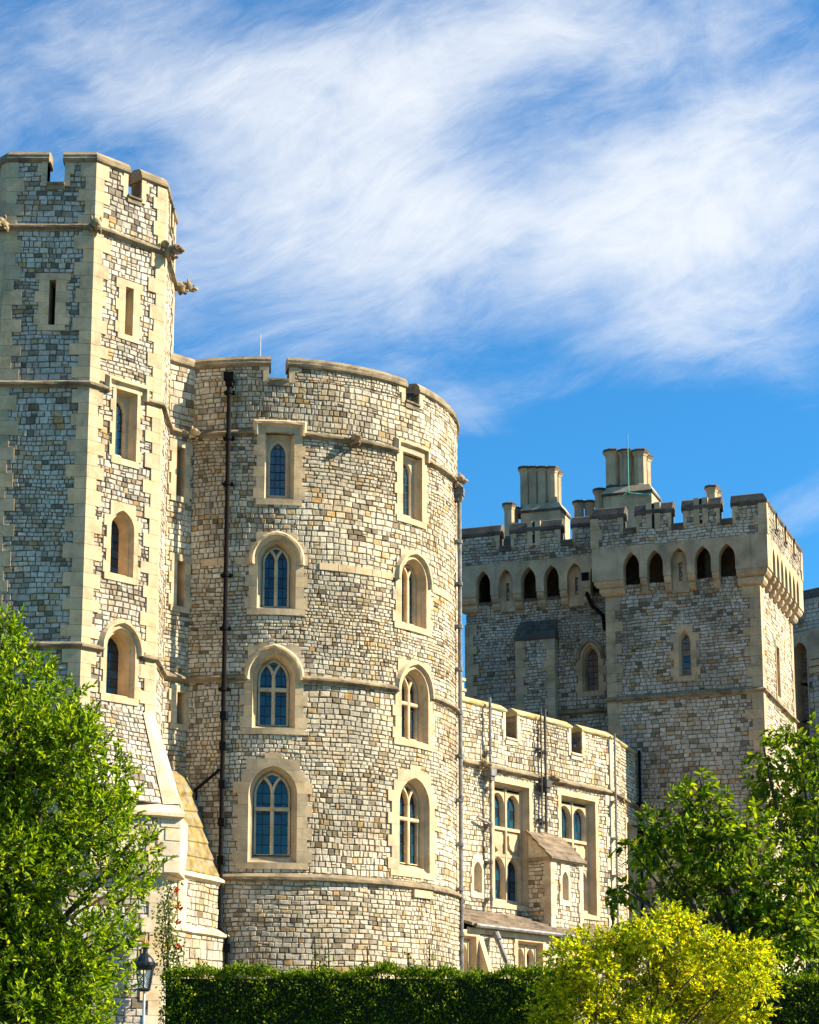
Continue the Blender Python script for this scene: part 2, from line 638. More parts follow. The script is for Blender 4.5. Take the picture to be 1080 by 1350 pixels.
def masonry(b, W, u0, u1, z0, z1, holes=(), ch=(.125, .195), sw=(.13, .31), d=0.0, seed=1, gap=.015, proud=.024, skip=(), smat=0, mmat=1):
    """coursed rubble: every stone an island of its own in front of a mortar bed"""
    R = random.Random(seed)
    z = z0
    rows = []
    while z < z1 - 1e-4:
        h = R.uniform(*ch) * (1 + .20 * math.sin(z * 1.25 + seed * 1.7))
        if z + h > z1 - ch[0] * 0.6:
            h = z1 - z
        rows.append((z, z + h))
        z += h
    cuts = set()
    for (ha, hb, hz0, hz1) in holes:
        cuts.update((hz0, hz1))
    for (a, c) in rows:
        zz = [a] + sorted(x for x in cuts if a + 1e-3 < x < c - 1e-3) + [c]
        for p, q in zip(zz, zz[1:]):
            mid = (p + q) / 2
            bl = [(ha, hb) for (ha, hb, hz0, hz1) in holes if hz0 <= mid <= hz1]
            for (l, r) in cover_int(u0, u1, bl):
                b.island()
                patch(b, W, l, r, l, r, p, q, d, mmat)
        mid = (a + c) / 2
        bl = [(ha - .01, hb + .01) for (ha, hb, hz0, hz1) in holes if hz0 < c - .02 and hz1 > a + .02]
        bl += [(ha, hb) for (ha, hb, hz0, hz1) in skip if hz0 <= mid <= hz1]
        for (l, r) in cover_int(u0, u1, bl):
            x = l
            while x < r - 0.03:
                w = R.uniform(*sw) * (1 + .22 * math.sin(x * .75 + a * .9 + seed)) * (1.25 if R.random() < .12 else 1) * (0.75 + 0.25 * (c - a) / ch[1])
                if x + w > r - sw[0] * 0.7:
                    w = r - x
                pieces = [(a, c)]
                if c - a > .135 and w < .17 and R.random() < .10:
                    mm = a + (c - a) * R.uniform(.4, .6)
                    pieces = [(a, mm), (mm, c)]
                for (s0, s1) in pieces:
                    g = gap / 2
                    J = lambda k=.010: R.uniform(-k, k)
                    dd = d + proud + R.uniform(-.010, .012)
                    e = R.uniform(.012, .026)
                    e = min(e, (s1 - s0) * .25, w * .25)
                    us = (x + g, x + w - g)
                    zs = (s0 + g, s1 - g)
                    j1 = .009
                    wb = lambda q: .013 * math.sin(q * 2.3 + s0 * 1.1 + seed) + .007 * math.sin(q * 5.9 + s0 * 3.1)
                    w0, w1 = wb(us[0]), wb(us[1])
                    base = [(us[0] + J(j1), zs[0] + w0 + J(j1)), (us[1] + J(j1), zs[0] + w1 + J(j1)), (us[1] + J(j1), zs[1] + w1 + J(j1)), (us[0] + J(j1), zs[1] + w0 + J(j1))]
                    fr = [(base[0][0] + e, base[0][1] + e * .8), (base[1][0] - e, base[1][1] + e * .8), (base[2][0] - e, base[2][1] - e * .8), (base[3][0] + e, base[3][1] - e * .8)]
                    b.island()
                    B = [W.p(q[0], q[1], d - .003) for q in base]
                    Mi = [W.p((q[0] * 2.4 + f[0]) / 3.4, (q[1] * 2.4 + f[1]) / 3.4, d + (dd - d) * .62) for q, f in zip(base, fr)]
                    Fr = [W.p(q[0], q[1], dd + J(.007)) for q in fr]
                    for i in range(4):
                        j = (i + 1) % 4
                        b.face([B[i], B[j], Mi[j], Mi[i]], smat)
                        b.face([Mi[i], Mi[j], Fr[j], Fr[i]], smat)
                    b.face(Fr, smat)
                x += w


def quoins(b, W, end, z0, z1, wide=.44, narrow=.24, h=(.28, .40), d=.055, mit=0.0, seed=3, mat=0, phase=0):
    """long-and-short dressed corner stones at u=0 (end=0) or u=len (end=1)"""
    R = random.Random(seed)
    z, k = z0, phase
    while z < z1 - .02:
        hh = min(R.uniform(*h), z1 - z)
        if z1 - z - hh < .15:
            hh = z1 - z
        w = (wide if k % 2 else narrow) * R.uniform(.88, 1.12)
        g = .004
        if end == 0:
            box(b, W, 0, w, z + g, z + hh - g, -.02, d, mat, m0=mit)
        else:
            box(b, W, W.len - w, W.len, z + g, z + hh - g, -.02, d, mat, m1=mit)
        z += hh
        k += 1


# ---- arches and windows


def arch_half(a, rise, zp, z):
    """half width of a pointed arch of half-span a springing at zp"""
    if z <= zp:
        return a
    R = (a * a + rise * rise) / (2 * a)
    s = R * R - (z - zp) ** 2
    return max(0.0, math.sqrt(max(0.0, s)) - (R - a))


def arch_outline(a, rise, zs, zp, n=9):
    R = (a * a + rise * rise) / (2 * a)
    ang = math.asin(min(1, rise / R))
    left = [(-(R * math.cos(ang * i / n) - (R - a)), zp + R * math.sin(ang * i / n)) for i in range(n + 1)]
    return [(-a, zs)] + left + [(-x, z) for x, z in left[-2::-1]] + [(a, zs)]


def arch_inset(a, rise, s):
    R = (a * a + rise * rise) / (2 * a)
    R2 = R - s
    return a - s, math.sqrt(max(0.01, R2 * R2 - (R - a) ** 2))


def plate(b, W, uc, blocks, inner, zbreaks, d, d0=0.0, mat=0):
    """dressed-stone surround: blocks (z0, z1, half width) pierced by inner(z)"""
    for (z0, z1, hw) in blocks:
        b.island()
        zz = sorted({z0, z1, *[z for z in zbreaks if z0 < z < z1]})
        e = 1e-4
        for p, q in zip(zz, zz[1:]):
            i0, i1 = inner(p + e), inner(q - e)
            if i0 < 1e-3 and i1 < 1e-3:
                patch(b, W, uc - hw, uc + hw, uc - hw, uc + hw, p, q, d, mat)
            else:
                patch(b, W, uc - hw, uc - i0, uc - hw, uc - i1, p, q, d, mat)
                patch(b, W, uc + i0, uc + hw, uc + i1, uc + hw, p, q, d, mat)
            for sgn in (-1, 1):
                u = uc + sgn * hw
                b.face([W.p(u, p, d), W.p(u, q, d), W.p(u, q, d0), W.p(u, p, d0)][::sgn], mat)
        for z, sg in ((z0, 1), (z1, -1)):
            i = inner(z + sg * e)
            if i < 1e-3:
                n = nseg(W, uc - hw, uc + hw)
                for k in range(n):
                    ua, ub = uc - hw + 2 * hw * k / n, uc - hw + 2 * hw * (k + 1) / n
                    b.face([W.p(ua, z, d), W.p(ub, z, d), W.p(ub, z, d0), W.p(ua, z, d0)][::-sg], mat)
            else:
                for s in (-1, 1):
                    b.face([W.p(uc + s * i, z, d), W.p(uc + s * hw, z, d), W.p(uc + s * hw, z, d0), W.p(uc + s * i, z, d0)], mat)


def loft(b, W, uc, outs, mat=0):
    """outs: list of (outline, d)"""
    b.island()
    for (o0, d0), (o1, d1) in zip(outs, outs[1:]):
        n = len(o0)
        for i in range(n):
            j = (i + 1) % n
            b.face([W.p(uc + o0[i][0], o0[i][1], d0), W.p(uc + o0[j][0], o0[j][1], d0), W.p(uc + o1[j][0], o1[j][1], d1), W.p(uc + o1[i][0], o1[i][1], d1)], mat)


def bar(b, W, pts, w, d0, d1, mat=0):
    strip(b, W, pts, [(w / 2, d0), (w / 2, d1 - .015), (w * .22, d1), (-w * .22, d1), (-w / 2, d1 - .015), (-w / 2, d0)], mat, jit=0)


def glazing(root, W, uc, half, zs, zt, d, pitch_u=.20, pitch_z=.26, ucols=None, gm='glass'):
    """one leaded pane field, flat, filling half(z) between zs and zt"""
    b = MB()
    R = random.Random(int(abs(uc * 977 + zs * 131)) + 5)
    amax = half(zs)
    us = ucols if ucols is not None else [-amax + 2 * amax * (i + 1) / (round(2 * amax / pitch_u)) for i in range(max(0, round(2 * amax / pitch_u) - 1))]
    edges = [-amax] + list(us) + [amax]
    zrow = [zs]
    while zrow[-1] + pitch_z < zt - .05:
        zrow.append(zrow[-1] + pitch_z)
    zrow.append(zt)
    for z0, z1 in zip(zrow, zrow[1:]):
        for e0, e1 in zip(edges, edges[1:]):
            b.island()
            tu, tz, dd = R.gauss(0, .012), R.gauss(0, .014), d + R.uniform(-.003, .003)
            D = lambda u, z: dd + tu * (u - (e0 + e1) / 2) + tz * (z - (z0 + z1) / 2)
            n = 6
            for i in range(n):
                p, q = z0 + (z1 - z0) * i / n, z0 + (z1 - z0) * (i + 1) / n
                a, c = half(p), half(q)
                l0, r0, l1, r1 = max(e0, -a), min(e1, a), max(e0, -c), min(e1, c)
                if r0 <= l0 and r1 <= l1:
                    continue
                if r1 <= l1:
                    l1 = r1 = min(max(0, e0), e1) if e0 > -1e-6 else e1
                if r0 <= l0:
                    l0 = r0 = l1
                b.face([W.p(uc + l0, p, D(l0, p)), W.p(uc + r0, p, D(r0, p)), W.p(uc + r1, q, D(r1, q)), W.p(uc + l1, q, D(l1, q))], 0)
    for u in us:
        top = zt
        while top > zs and half(top) < abs(u):
            top -= .01
        if top - zs > .05:
            box(b, W, uc + u - .009, uc + u + .009, zs, top, d, d + .012, 1)
    z = zs + pitch_z
    while z < zt - .05:
        a = half(z)
        if a > .03:
            box(b, W, uc - a, uc + a, z - .009, z + .009, d + .001, d + .014, 1)
        z += pitch_z
    b.island()
    return b.build('glass', [M[gm], M['lead']], root)


def holes_of(uc, a, zs, za):
    return (uc - a - .02, uc + a + .02, zs - .02, za + .02)


def window(root, W, uc, a, zs, zp, za, kind='two', transom=None, hood=None, mats=('lime',), margin=(.24, .34), depth=.34, bh=.30, top_extra=0.0, sill_drop=.10, splay=.14):
    """pointed window. a: half width at the wall face; zs sill, zp springing, za apex. kind: two lights with Y tracery, or one"""
    lm = M[mats[0]]
    rise = za - zp
    out0 = arch_outline(a, rise, zs, zp)
    inner = lambda z: 0.0 if z < zs or z > za else arch_half(a, rise, zp, z)
    b = MB()
    blocks, z, k = [], zs - .17, 0
    ztop = za + .20 + top_extra
    while z < ztop - .01:
        h = bh
        if z < zs:
            h = zs - z
        if z + h > ztop - .12:
            h = ztop - z
        w = inner(max(z, zs) + .001) + margin[k % 2]
        if z > za - .02:
            w = max(.22, margin[0] * .8)
        if z < zs:
            w = a + margin[0] + .04
        blocks.append((z + .002, z + h - .002, w))
        z += h
        k += 1
    zb = [p[1] for p in out0] + [zs]
    plate(b, W, uc, blocks, inner, zb, .055, 0.0)
    s1, s2, s3 = splay * .35, splay * .55, splay
    o = []
    for s, d in ((0, .055), (0, .0), (s1, -.07), (s2, -.08), (s2 + .01, -.15), (s3, -depth + .03), (s3, -depth)):
        aa, rr = arch_inset(a, rise, s)
        zz = zs + (sill_drop * min(1, s / splay) if s else 0)
        o.append((arch_outline(aa, rr, zz, zp), d))
    loft(b, W, uc, o)
    w = b.build('window', [lm], root)
    ai, ri = arch_inset(a, rise, splay)
    zi, zai = zs + sill_drop, zp + ri
    half = lambda z: 0.0 if z > zai else arch_half(ai, ri, zp, z)
    if kind == 'two':
        glazing(w, W, uc, half, zi, zai - .01, -depth + .02, ucols=[-ai * .53, ai * .53], pitch_z=.27)
        t = MB()
        R = (ai * ai + ri * ri) / (2 * ai)
        d0, d1 = -depth + .01, -depth + .16
        bar(t, W, [(uc, zi), (uc, zp + .02)], .10, d0, d1)
        for sg in (-1, 1):
            pts = []
            n = 10
            for i in range(n + 1):
                zz = ri * .98 * i / n
                x = math.sqrt(R * R - zz * zz) - (R - ai)
                uu = ai - x              # left arc shifted so that it starts on the mullion
                if uu > half(zp + zz) - .02:
                    break
                pts.append((uc + sg * uu, zp + zz))
            if len(pts) > 1:
                bar(t, W, pts, .075, d0 + .003, d1 - .004)
        # frame following the arch
        fo = [(arch_outline(*arch_inset(ai, ri, s), zi + s * .5, zp), d) for s, d in ((-.005, d1 - .03), (.05, d1 - .05), (.05, d0 + .005))]
        loft(t, W, uc, fo)
        if transom:
            bar(t, W, [(uc - ai, transom), (uc + ai, transom)], .10, d0 + .002, d1 - .007)
        t.build('tracery', [lm], w)
    else:
        glazing(w, W, uc, half, zi, zai - .01, -depth + .02, ucols=[0.0] if ai > .12 else [], pitch_z=.22)
    if hood:
        h = MB()
        off = .15
        aa, rr = a + off, math.sqrt(((a * a + rise * rise) / (2 * a) + off) ** 2 - ((a * a + rise * rise) / (2 * a) - a) ** 2)
        ol = [(uc + x, z) for x, z in arch_outline(aa, rr, zp, zp)][1:-1]
        zl = zp - hood
        ol = [(uc - aa, zl)] + ol + [(uc + aa, zl)]
        strip(h, W, ol, HOOD)
        h.build('hood_mould', [M['coping'] if mats[0] == 'lime_far' else lm], w)
    return w


def square_window(root, W, uc, a, zs, zt, la, lzs, lzp, lza, lu=0.0, hood_half=None, hood_z=None, drop=None, mats=('lime',), margin=(.22, .30), depth=.24, gm='glass'):
    """square-headed recess holding one pointed light (half width la, offset lu)"""
    lm = M[mats[0]]
    inner = lambda z: a if zs <= z <= zt else 0.0
    b = MB()
    blocks, z, k = [], zs - .17, 0
    while z < zt + .17:
        h = .30 if z >= zs else zs - z
        if z + h > zt + .10:
            h = zt + .20 - z
        blocks.append((z + .002, z + h - .002, a + margin[k % 2]))
        z += h
        k += 1
    plate(b, W, uc, blocks, inner, [zs, zt], .055)
    rect = lambda s, q: [(-a + s, zs + q), (-a + s, zt - s), (a - s, zt - s), (a - s, zs + q)]
    loft(b, W, uc, [(rect(0, 0), .055), (rect(0, 0), -.02), (rect(.03, .03), -.05), (rect(.03, .03), -.10), (rect(.07, .10), -depth)])
    # plate with the light
    rise = lza - lzp
    li = lambda z: 0.0 if z < lzs or z > lza else arch_half(la, rise, lzp, z)
    zb = [p[1] for p in arch_outline(la, rise, lzs, lzp)] + [lzs]
    plate(b, W, uc + lu, [(zs + .06, zt - .03, a)], li, zb, -depth + .01, -depth - .05)
    o = []
    for s, d in ((0, -depth + .01), (.05, -depth - .03), (.05, -depth - .10)):
        aa, rr = arch_inset(la, rise, s)
        o.append((arch_outline(aa, rr, lzs + s, lzp), d))
    loft(b, W, uc + lu, o)
    w = b.build('window', [lm], root)
    ai, ri = arch_inset(la, rise, .05)
    half = lambda z: 0.0 if z > lzp + ri else arch_half(ai, ri, lzp, z)
    glazing(w, W, uc + lu, half, lzs + .05, lzp + ri - .01, -depth - .085, pitch_z=.22, pitch_u=.17, gm=gm)
    if hood_half:
        h = MB()
        strip(h, W, [(uc - hood_half, drop), (uc - hood_half, hood_z), (uc + hood_half, hood_z), (uc + hood_half, drop)], HOOD)
        h.build('hood_mould', [lm], w)
    return w


def slit(root, W, uc, a, zs, zt, m=.30, mats=('lime',), depth=.45, back='dark_void', fr=.22):
    inner = lambda z: a if zs <= z <= zt else 0.0
    b = MB()
    blocks, z, k = [], zs - .15, 0
    while z < zt + .15:
        h = .30 if z >= zs else zs - z
        if z + h > zt + .08:
            h = zt + .18 - z
        blocks.append((z + .002, z + h - .002, a + (m if k % 2 else m * .72)))
        z += h
        k += 1
    plate(b, W, uc, blocks, inner, [zs, zt], .055)
    rect = lambda s, q: [(-a + s, zs + q), (-a + s, zt - s), (a - s, zt - s), (a - s, zs + q)]
    s = a * fr
    loft(b, W, uc, [(rect(0, 0), .055), (rect(0, .0), -.03), (rect(s, .06), -depth)])
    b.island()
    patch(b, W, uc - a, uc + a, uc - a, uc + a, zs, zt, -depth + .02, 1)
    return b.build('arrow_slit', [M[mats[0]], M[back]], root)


# ---- small round things


def tube(b, pts, r, n=8, mat=0, cap=True):
    pts = [Vector(p) for p in pts]
    rs = r if isinstance(r, (list, tuple)) else [r] * len(pts)
    b.island()
    rings = []
    for i, p in enumerate(pts):
        t = (pts[min(i + 1, len(pts) - 1)] - pts[max(i - 1, 0)]).normalized()
        x = t.cross(Vector((0, 0, 1)))
        if x.length < .05:
            x = t.cross(Vector((1, 0, 0)))
        x.normalize()
        y = x.cross(t)
        rings.append([p + (x * math.cos(2 * math.pi * k / n) + y * math.sin(2 * math.pi * k / n)) * rs[i] for k in range(n)])
    for a, c in zip(rings, rings[1:]):
        for k in range(n):
            b.face([a[k], a[(k + 1) % n], c[(k + 1) % n], c[k]], mat)
    if cap:
        b.face(rings[0], mat)
        b.face(rings[-1][::-1], mat)


_ICO = None


def ico():
    global _ICO
    if _ICO is None:
        import bmesh
        bm = bmesh.new()
        bmesh.ops.create_icosphere(bm, subdivisions=2, radius=1)
        bm.verts.ensure_lookup_table()
        _ICO = ([v.co.copy() for v in bm.verts], [[v.index for v in f.verts] for f in bm.faces])
        bm.free()
    return _ICO


def lump(b, W, u, z, d, ru, rz, rd, R, mat=0, j=.10):
    vs, fs = ico()
    b.island()
    co = [W.p(u + v.x * ru * (1 + R.uniform(-j, j)), z + v.z * rz * (1 + R.uniform(-j, j)), d + v.y * rd * (1 + R.uniform(-j, j))) for v in vs]
    for f in fs:
        b.face([co[i] for i in f], mat)


def gargoyle(root, W, u, z, size=.4, long=.5, seed=1, wings=False, mat='gargoyle', du=0.0):
    """crouching carved beast leaning out of the string course"""
    R = random.Random(seed)
    b = MB()
    s = size
    lump(b, W, u, z - .02 * s, long * .25, .30 * s, .36 * s, long * .45, R)
    lump(b, W, u + du * .5, z + .05 * s, long * .62, .34 * s, .34 * s, .30 * s, R)
    lump(b, W, u + du * .8, z - .06 * s, long * .85, .20 * s, .16 * s, .26 * s, R)
    lump(b, W, u + du * .8, z - .22 * s, long * .78, .16 * s, .07 * s, .20 * s, R)
    for sg in (-1, 1):
        lump(b, W, u + sg * .28 * s, z + .34 * s, long * .55, .09 * s, .20 * s, .08 * s, R)
        lump(b, W, u + sg * .15 * s, z + .14 * s, long * .80, .07 * s, .07 * s, .07 * s, R)
        lump(b, W, u + sg * .30 * s, z - .28 * s, long * .35, .11 * s, .26 * s, .16 * s, R)
        lump(b, W, u + sg * .26 * s, z - .36 * s, long * .52, .09 * s, .10 * s, .16 * s, R)
        if wings:
            lump(b, W, u + sg * .38 * s, z + .30 * s, long * .2, .07 * s, .30 * s, .30 * s, R)
    return b.build('gargoyle', [M[mat]], root, smooth=True)


def drainpipe(root, W, pts, r=.055, collars=(), boxes=(), d=.12, mat='pipe', hopper=None, name='drainpipe'):
    """pts (u,z) on wall W"""
    b = MB()
    tube(b, [W.p(u, z, d) for u, z in pts], r, 10)
    for (u, z) in collars:
        tube(b, [W.p(u, z - .05, d), W.p(u, z + .05, d)], r * 1.45, 10)
        box(b, W, u - r * 2.3, u + r * 2.3, z - .035, z + .035, -.01, d)
    for (u, z) in boxes:
        box(b, W, u - .08, u + .08, z - .10, z + .10, -.01, d + .07)
    if hopper:
        u, z = hopper
        box(b, W, u - .13, u + .13, z - .02, z + .20, -.01, d + .14)
        box(b, W, u - .09, u + .09, z - .16, z - .02, -.01, d + .10)
    return b.build(name, [M[mat]], root)


COPE = [(-.02, -.50), (-.02, .04), (.03, .10), (.09, .11), (.12, .07), (.19, .075), (.30, -.02), (.34, -.25), (.30, -.50)]


def parapet_run(bw, pg, kp, W, u0, u1, zbase, zsill, ztop, gaps, seed, thick=.45, m0=0.0, m1=0.0, cope=COPE, edge=.22, sm=(0, 1), ch=(.125, .195), sw=(.13, .31)):
    """battlement on one wall: bw masonry, bl dressed stone, bc coping. gaps: list of (ua, ub) embrasures"""
    ch_ = max(p[0] for p in cope)
    masonry(bw, W, u0, u1, zbase, zsill, seed=seed, smat=sm[0], mmat=sm[1], ch=ch, sw=sw)
    box(bw, W, u0, u1, zbase, zsill - .001, -thick, -.004, sm[1], m0, m1)
    spans, x = [], u0
    for a, c in gaps:
        spans.append((x, a))
        x = c
    spans.append((x, u1))
    for i, (a, c) in enumerate(spans):
        if c - a < .05:
            continue
        e0, e1 = (m0 if i == 0 else 0), (m1 if i == len(spans) - 1 else 0)
        masonry(bw, W, a, c, zsill, ztop - ch_, seed=seed + 11 * i + 5, smat=sm[0], mmat=sm[1], ch=ch, sw=sw)
        box(bw, W, a, c, zsill, ztop - ch_ + .05, -thick, -.004, sm[1], e0, e1)
        R = random.Random(seed + i)
        cp = pg('coping', (kp, i))
        for side in ((0,) if i > 0 else ()) + ((1,) if i < len(spans) - 1 else ()):
            z, k = zsill - .12, 0
            bl = pg('merlon_edge', (kp, i, side))
            while z < ztop - ch_ - .02:
                h = min(R.uniform(.26, .38), ztop - ch_ - z)
                w = (edge if k % 2 else edge * .6)
                w = min(w, (c - a) * .6)
                if side == 0:
                    box(bl, W, a, a + w, z + .003, z + h - .003, -thick - .01, .05)
                else:
                    box(bl, W, c - w, c, z + .003, z + h - .003, -thick - .01, .05)
                z += h
                k += 1
        strip(cp, W, [(a - (.0 if i == 0 and m0 else .05), ztop - ch_), (c + (.0 if e1 else .05), ztop - ch_)], cope, 0, e0, e1)
    for gi, (a, c) in enumerate(gaps):
        strip(pg('embrasure_sill', (kp, gi)), W, [(a, zsill - .08), (c, zsill - .08)], [(-.14, -.02), (-.14, .06), (-.02, .06), (.0, .10), (.05, .10), (.10, -.02), (.10, -thick - .02), (-.14, -thick - .02)], 0)


def prism(b, pts2, z0, z1, mat=0):
    b.island()
    n = len(pts2)
    for i in range(n):
        j = (i + 1) % n
        b.face([(*pts2[i], z0), (*pts2[j], z0), (*pts2[j], z1), (*pts2[i], z1)], mat)
    b.face([(*p, z1) for p in pts2], mat)
    b.face([(*p, z0) for p in pts2][::-1], mat)



# ------------------------------------------------------------------ ground
def ground():
    b = MB()
    ys = [-60, 0, 20, 30, 38, 46, 52, 60, 70, 90, 140, 400, 1500]
    def gz(y):
        return min(3.6, max(0.0, 0.066 * y)) if y > 0 else 0.0
    xs = [-1500, -300, -60, -30, -15, -5, 5, 15, 30, 60, 300, 1500]
    for i in range(len(xs) - 1):
        for j in range(len(ys) - 1):
            b.face([(xs[i], ys[j], gz(ys[j])), (xs[i + 1], ys[j], gz(ys[j])), (xs[i + 1], ys[j + 1], gz(ys[j + 1])), (xs[i], ys[j + 1], gz(ys[j + 1]))])
    o = b.build('ground', [M['gravel']])  # unseen ground, given gravel for its warm bounce onto the walls
    o['kind'] = 'structure'
    o['label'] = 'unseen gravel forecourt rising to the castle wall'
    o['category'] = 'ground'
    b = MB()
    for j in range(len(ys) - 1):
        if 38 <= ys[j] < 46:
            b.face([(-30, ys[j], gz(ys[j]) + .02), (30, ys[j], gz(ys[j]) + .02), (30, ys[j + 1], gz(ys[j + 1]) + .02), (-30, ys[j + 1], gz(ys[j + 1]) + .02)])
    o = b.build('lawn', [M['lawn']])
    o['kind'] = 'structure'
    o['label'] = 'strip of lawn behind the hedge'
    o['category'] = 'ground'


GZ = lambda y: min(3.6, 0.066 * y)
ground()
T22 = math.tan(math.radians(22.5))

# ------------------------------------------------------------------ octagonal tower (left)
def octagonal_tower():
    s, k = 2.24, 2.24 * math.sqrt(.5)
    x0, y0 = -10.27, 50.60
    c = [(x0, y0), (x0 + s, y0), (x0 + s + k, y0 + k), (x0 + s + k, y0 + k + s), (x0 + s, y0 + 2 * k + s), (x0, y0 + 2 * k + s), (x0 - k, y0 + k + s), (x0 - k, y0 + k)]
    F_ = [Flat(c[i], c[(i + 1) % 8]) for i in range(8)]
    A, B, Cw, D, Lw = F_[0], F_[1], F_[2], F_[3], F_[7]
    T = thing('octagonal_tower', (x0 + s / 2, y0 + s / 2 + k, GZ(52)), 'tall eight-sided stone turret with battlements and winged gargoyles, behind the bay tree', 'tower')
    ZB, S1, S2, S3, SILL, TOP = 3.3, 13.05, 19.76, 23.95, 25.2, 26.08
    wins = {0: [(1.245, .085, 21.32, 22.52)], 1: [(1.145, .125, 21.36, 22.65), (1.155, .335, 18.05, 19.85), (1.14, .36, 15.02, 16.70), (1.20, .44, 11.95, 13.65)]}
    bw = MB()
    pg = PG(T, {'quoin': M['lime'], 'merlon_edge': M['lime'], 'merlon': M['lime'], 'coping': M['coping'], 'embrasure_sill': M['coping'], 'string_course': M['coping']})
    for i, W in enumerate(F_):
        vis = i in (0, 1, 2, 3, 7)
        holes = [holes_of(u, a, z0, z1) for (u, a, z0, z1) in wins.get(i, [])]
        if vis:
            z_low = 9.5 if i == 1 else ZB
            masonry(bw, W, 0.1, W.len - .1, ZB, S3, holes, seed=20 + i, ch=(.105, .165), sw=(.11, .26))
            quoins(pg('quoin', i), W, 0, ZB, S3 - .02, .46, .27, mit=T22, seed=40 + i, phase=i % 2)
            quoins(pg('quoin', (i + 1) % 8), W, 1, ZB, S3 - .02, .46, .27, mit=T22, seed=41 + i, phase=(i + 1) % 2)
            quoins(pg('quoin', i), W, 0, S3, TOP - .36, .40, .25, mit=T22, seed=60 + i, phase=i % 2)
            quoins(pg('quoin', (i + 1) % 8), W, 1, S3, TOP - .36, .40, .25, mit=T22, seed=61 + i, phase=(i + 1) % 2)
            parapet_run(bw, pg, i, W, 0, W.len, S3, SILL, TOP, [(1.00, 1.45)], 80 + i * 7, thick=.40, m0=T22, m1=T22, edge=.24, ch=(.115, .165), sw=(.115, .265))
        else:
            box(bw, W, 0, W.len, ZB, SILL, -.4, 0, 1, T22, T22)
            box(pg('merlon', (i, 0)), W, 0, .9, SILL, TOP, -.4, 0, 0, T22, 0)
            box(pg('merlon', (i, 1)), W, 1.4, W.len, SILL, TOP, -.4, 0, 0, 0, T22)
        if vis:
            strip(pg('string_course', 3), W, [(0, S3), (W.len, S3)], STRING, 0, T22, T22)
            def run(z, cuts):
                x = 0.0
                for a, e in cuts + [(W.len, None)]:
                    strip(pg('string_course', (z, 0 if (i in (7, 0) or (i == 1 and x == 0)) and z < 30 else 1)), W, [(x, z), (a, z)], STRING, 0, T22 if x == 0 else 0, T22 if e is None else 0)
                    x = e
            run(S2, [(1.155 - .60, 1.155 + .60)] if i == 1 else [])
            run(S1, [(1.20 - .62, 1.20 + .62)] if i == 1 else [])
    # solid core
    cx, cy = x0 + s / 2, y0 + s / 2 + k
    core = [(cx + (p[0] - cx) * .74, cy + (p[1] - cy) * .74) for p in c]
    prism(bw, core, ZB, SILL - .3, 1)
    bw.build('wall', [M['stone_left'], M['mortar']], T)
    pg.build()
    slit(T, A, *wins[0][0], m=.36)
    slit(T, B, *wins[1][0], m=.30, back='lime', fr=.3)
    square_window(T, B, 1.155, .335, 18.05, 19.85, .235, 18.18, 19.30, 19.68, lu=-.06, hood_half=.60, hood_z=20.06, drop=S2 - .05, margin=(.10, .17), depth=.22)
    window(T, B, 1.14, .36, 15.02, 16.22, 16.70, 'one', margin=(.13, .22), depth=.42)
    window(T, B, 1.20, .44, 11.95, 13.13, 13.68, 'one', hood=.08, margin=(.10, .18), depth=.48)
    for idx, (sz, lg, wg, sd) in {0: (.42, .42, False, 3), 1: (.42, .34, False, 4), 2: (.44, .62, True, 5), 3: (.40, .72, False, 6), 7: (.42, .5, False, 9)}.items():
        p = Vector(c[idx])
        nn = (Vector(F_[idx].n) + Vector(F_[idx - 1].n)).normalized()
        tt = Vector((-nn.y, nn.x))
        W = Flat(p - tt, p + tt)
        gargoyle(T, W, 1.0, S3 + .02, sz, lg, sd, wg)
    # base: block under the ledge, broach, ledge and lower plinth
    b = MB()
    a = at(120, 1100, 50.35)
    dr = Vector((math.cos(math.radians(28)), math.sin(math.radians(28))))
    Wb = Flat((a.x, a.y), (a.x + dr.x * 5, a.y + dr.y * 5))
    ue = Wb.uz(238, 1110)[0]
    Wb = Flat(Wb.a, Wb.a + Wb.t * ue)
    zl, zt = Wb.uz(205, 1073)[1], Wb.uz(205, 1056)[1]
    zs = Wb.uz(205, 1150)[1]
    ee = Wb.a + Wb.t * ue
    back = ee + Vector((.0, 1.7))
    prism(b, [tuple(Wb.a), tuple(ee), tuple(back), (-9.0, 53.0), (-11.0, 52.0)], zs, zl, 0)
    for (u, w, z0, h) in ((.2, .5, zs + .1, .3), (.9, .6, zs + .05, .35), (1.4, .45, zs + .5, .3), (ue - .42, .42, zs + .02, .36), (ue - .55, .55, zs + .42, .34), (ue - .40, .40, zs + .80, .30), (ue - .52, .52, zs + 1.12, .28)):
        box(b, Wb, u, u + w - .01, z0, z0 + h - .012, -.02, .02, 0)
    strip(b, Wb, [(-.1, zl), (ue + .0, zl)], [(.30, -.35), (.28, -.1), (.04, .14), (-.05, .14), (-.10, .03), (-.10, -.3)], 0, 0, .35)
    # the small panel of rubble set into the block
    b.build('plinth_block', M['lime_pale'], T)
    rb = MB()
    masonry(rb, Wb, ue - 1.05, ue - .62, zs + 1.15, zl - .1, seed=5, d=.004)
    masonry(rb, Wb, ue - .95, ue - .58, zs + .62, zs + .95, seed=6, d=.004)
    # lower plinth
    lo = Wb.off(-.30)
    u1 = lo.uz(214, 1250)[0]
    Wl = Flat(lo.a - lo.t * .6, lo.a + lo.t * u1)
    masonry(rb, Wl, 0, Wl.len - .1, ZB, zs, seed=8, ch=(.16, .24), sw=(.18, .34))
    el = Wl.b
    prism(rb, [tuple(Wl.a - Wl.n * .02), tuple(el - Wl.n * .02), (el.x - .02, el.y + 2.5), (-11, 53)], ZB, zs, 1)
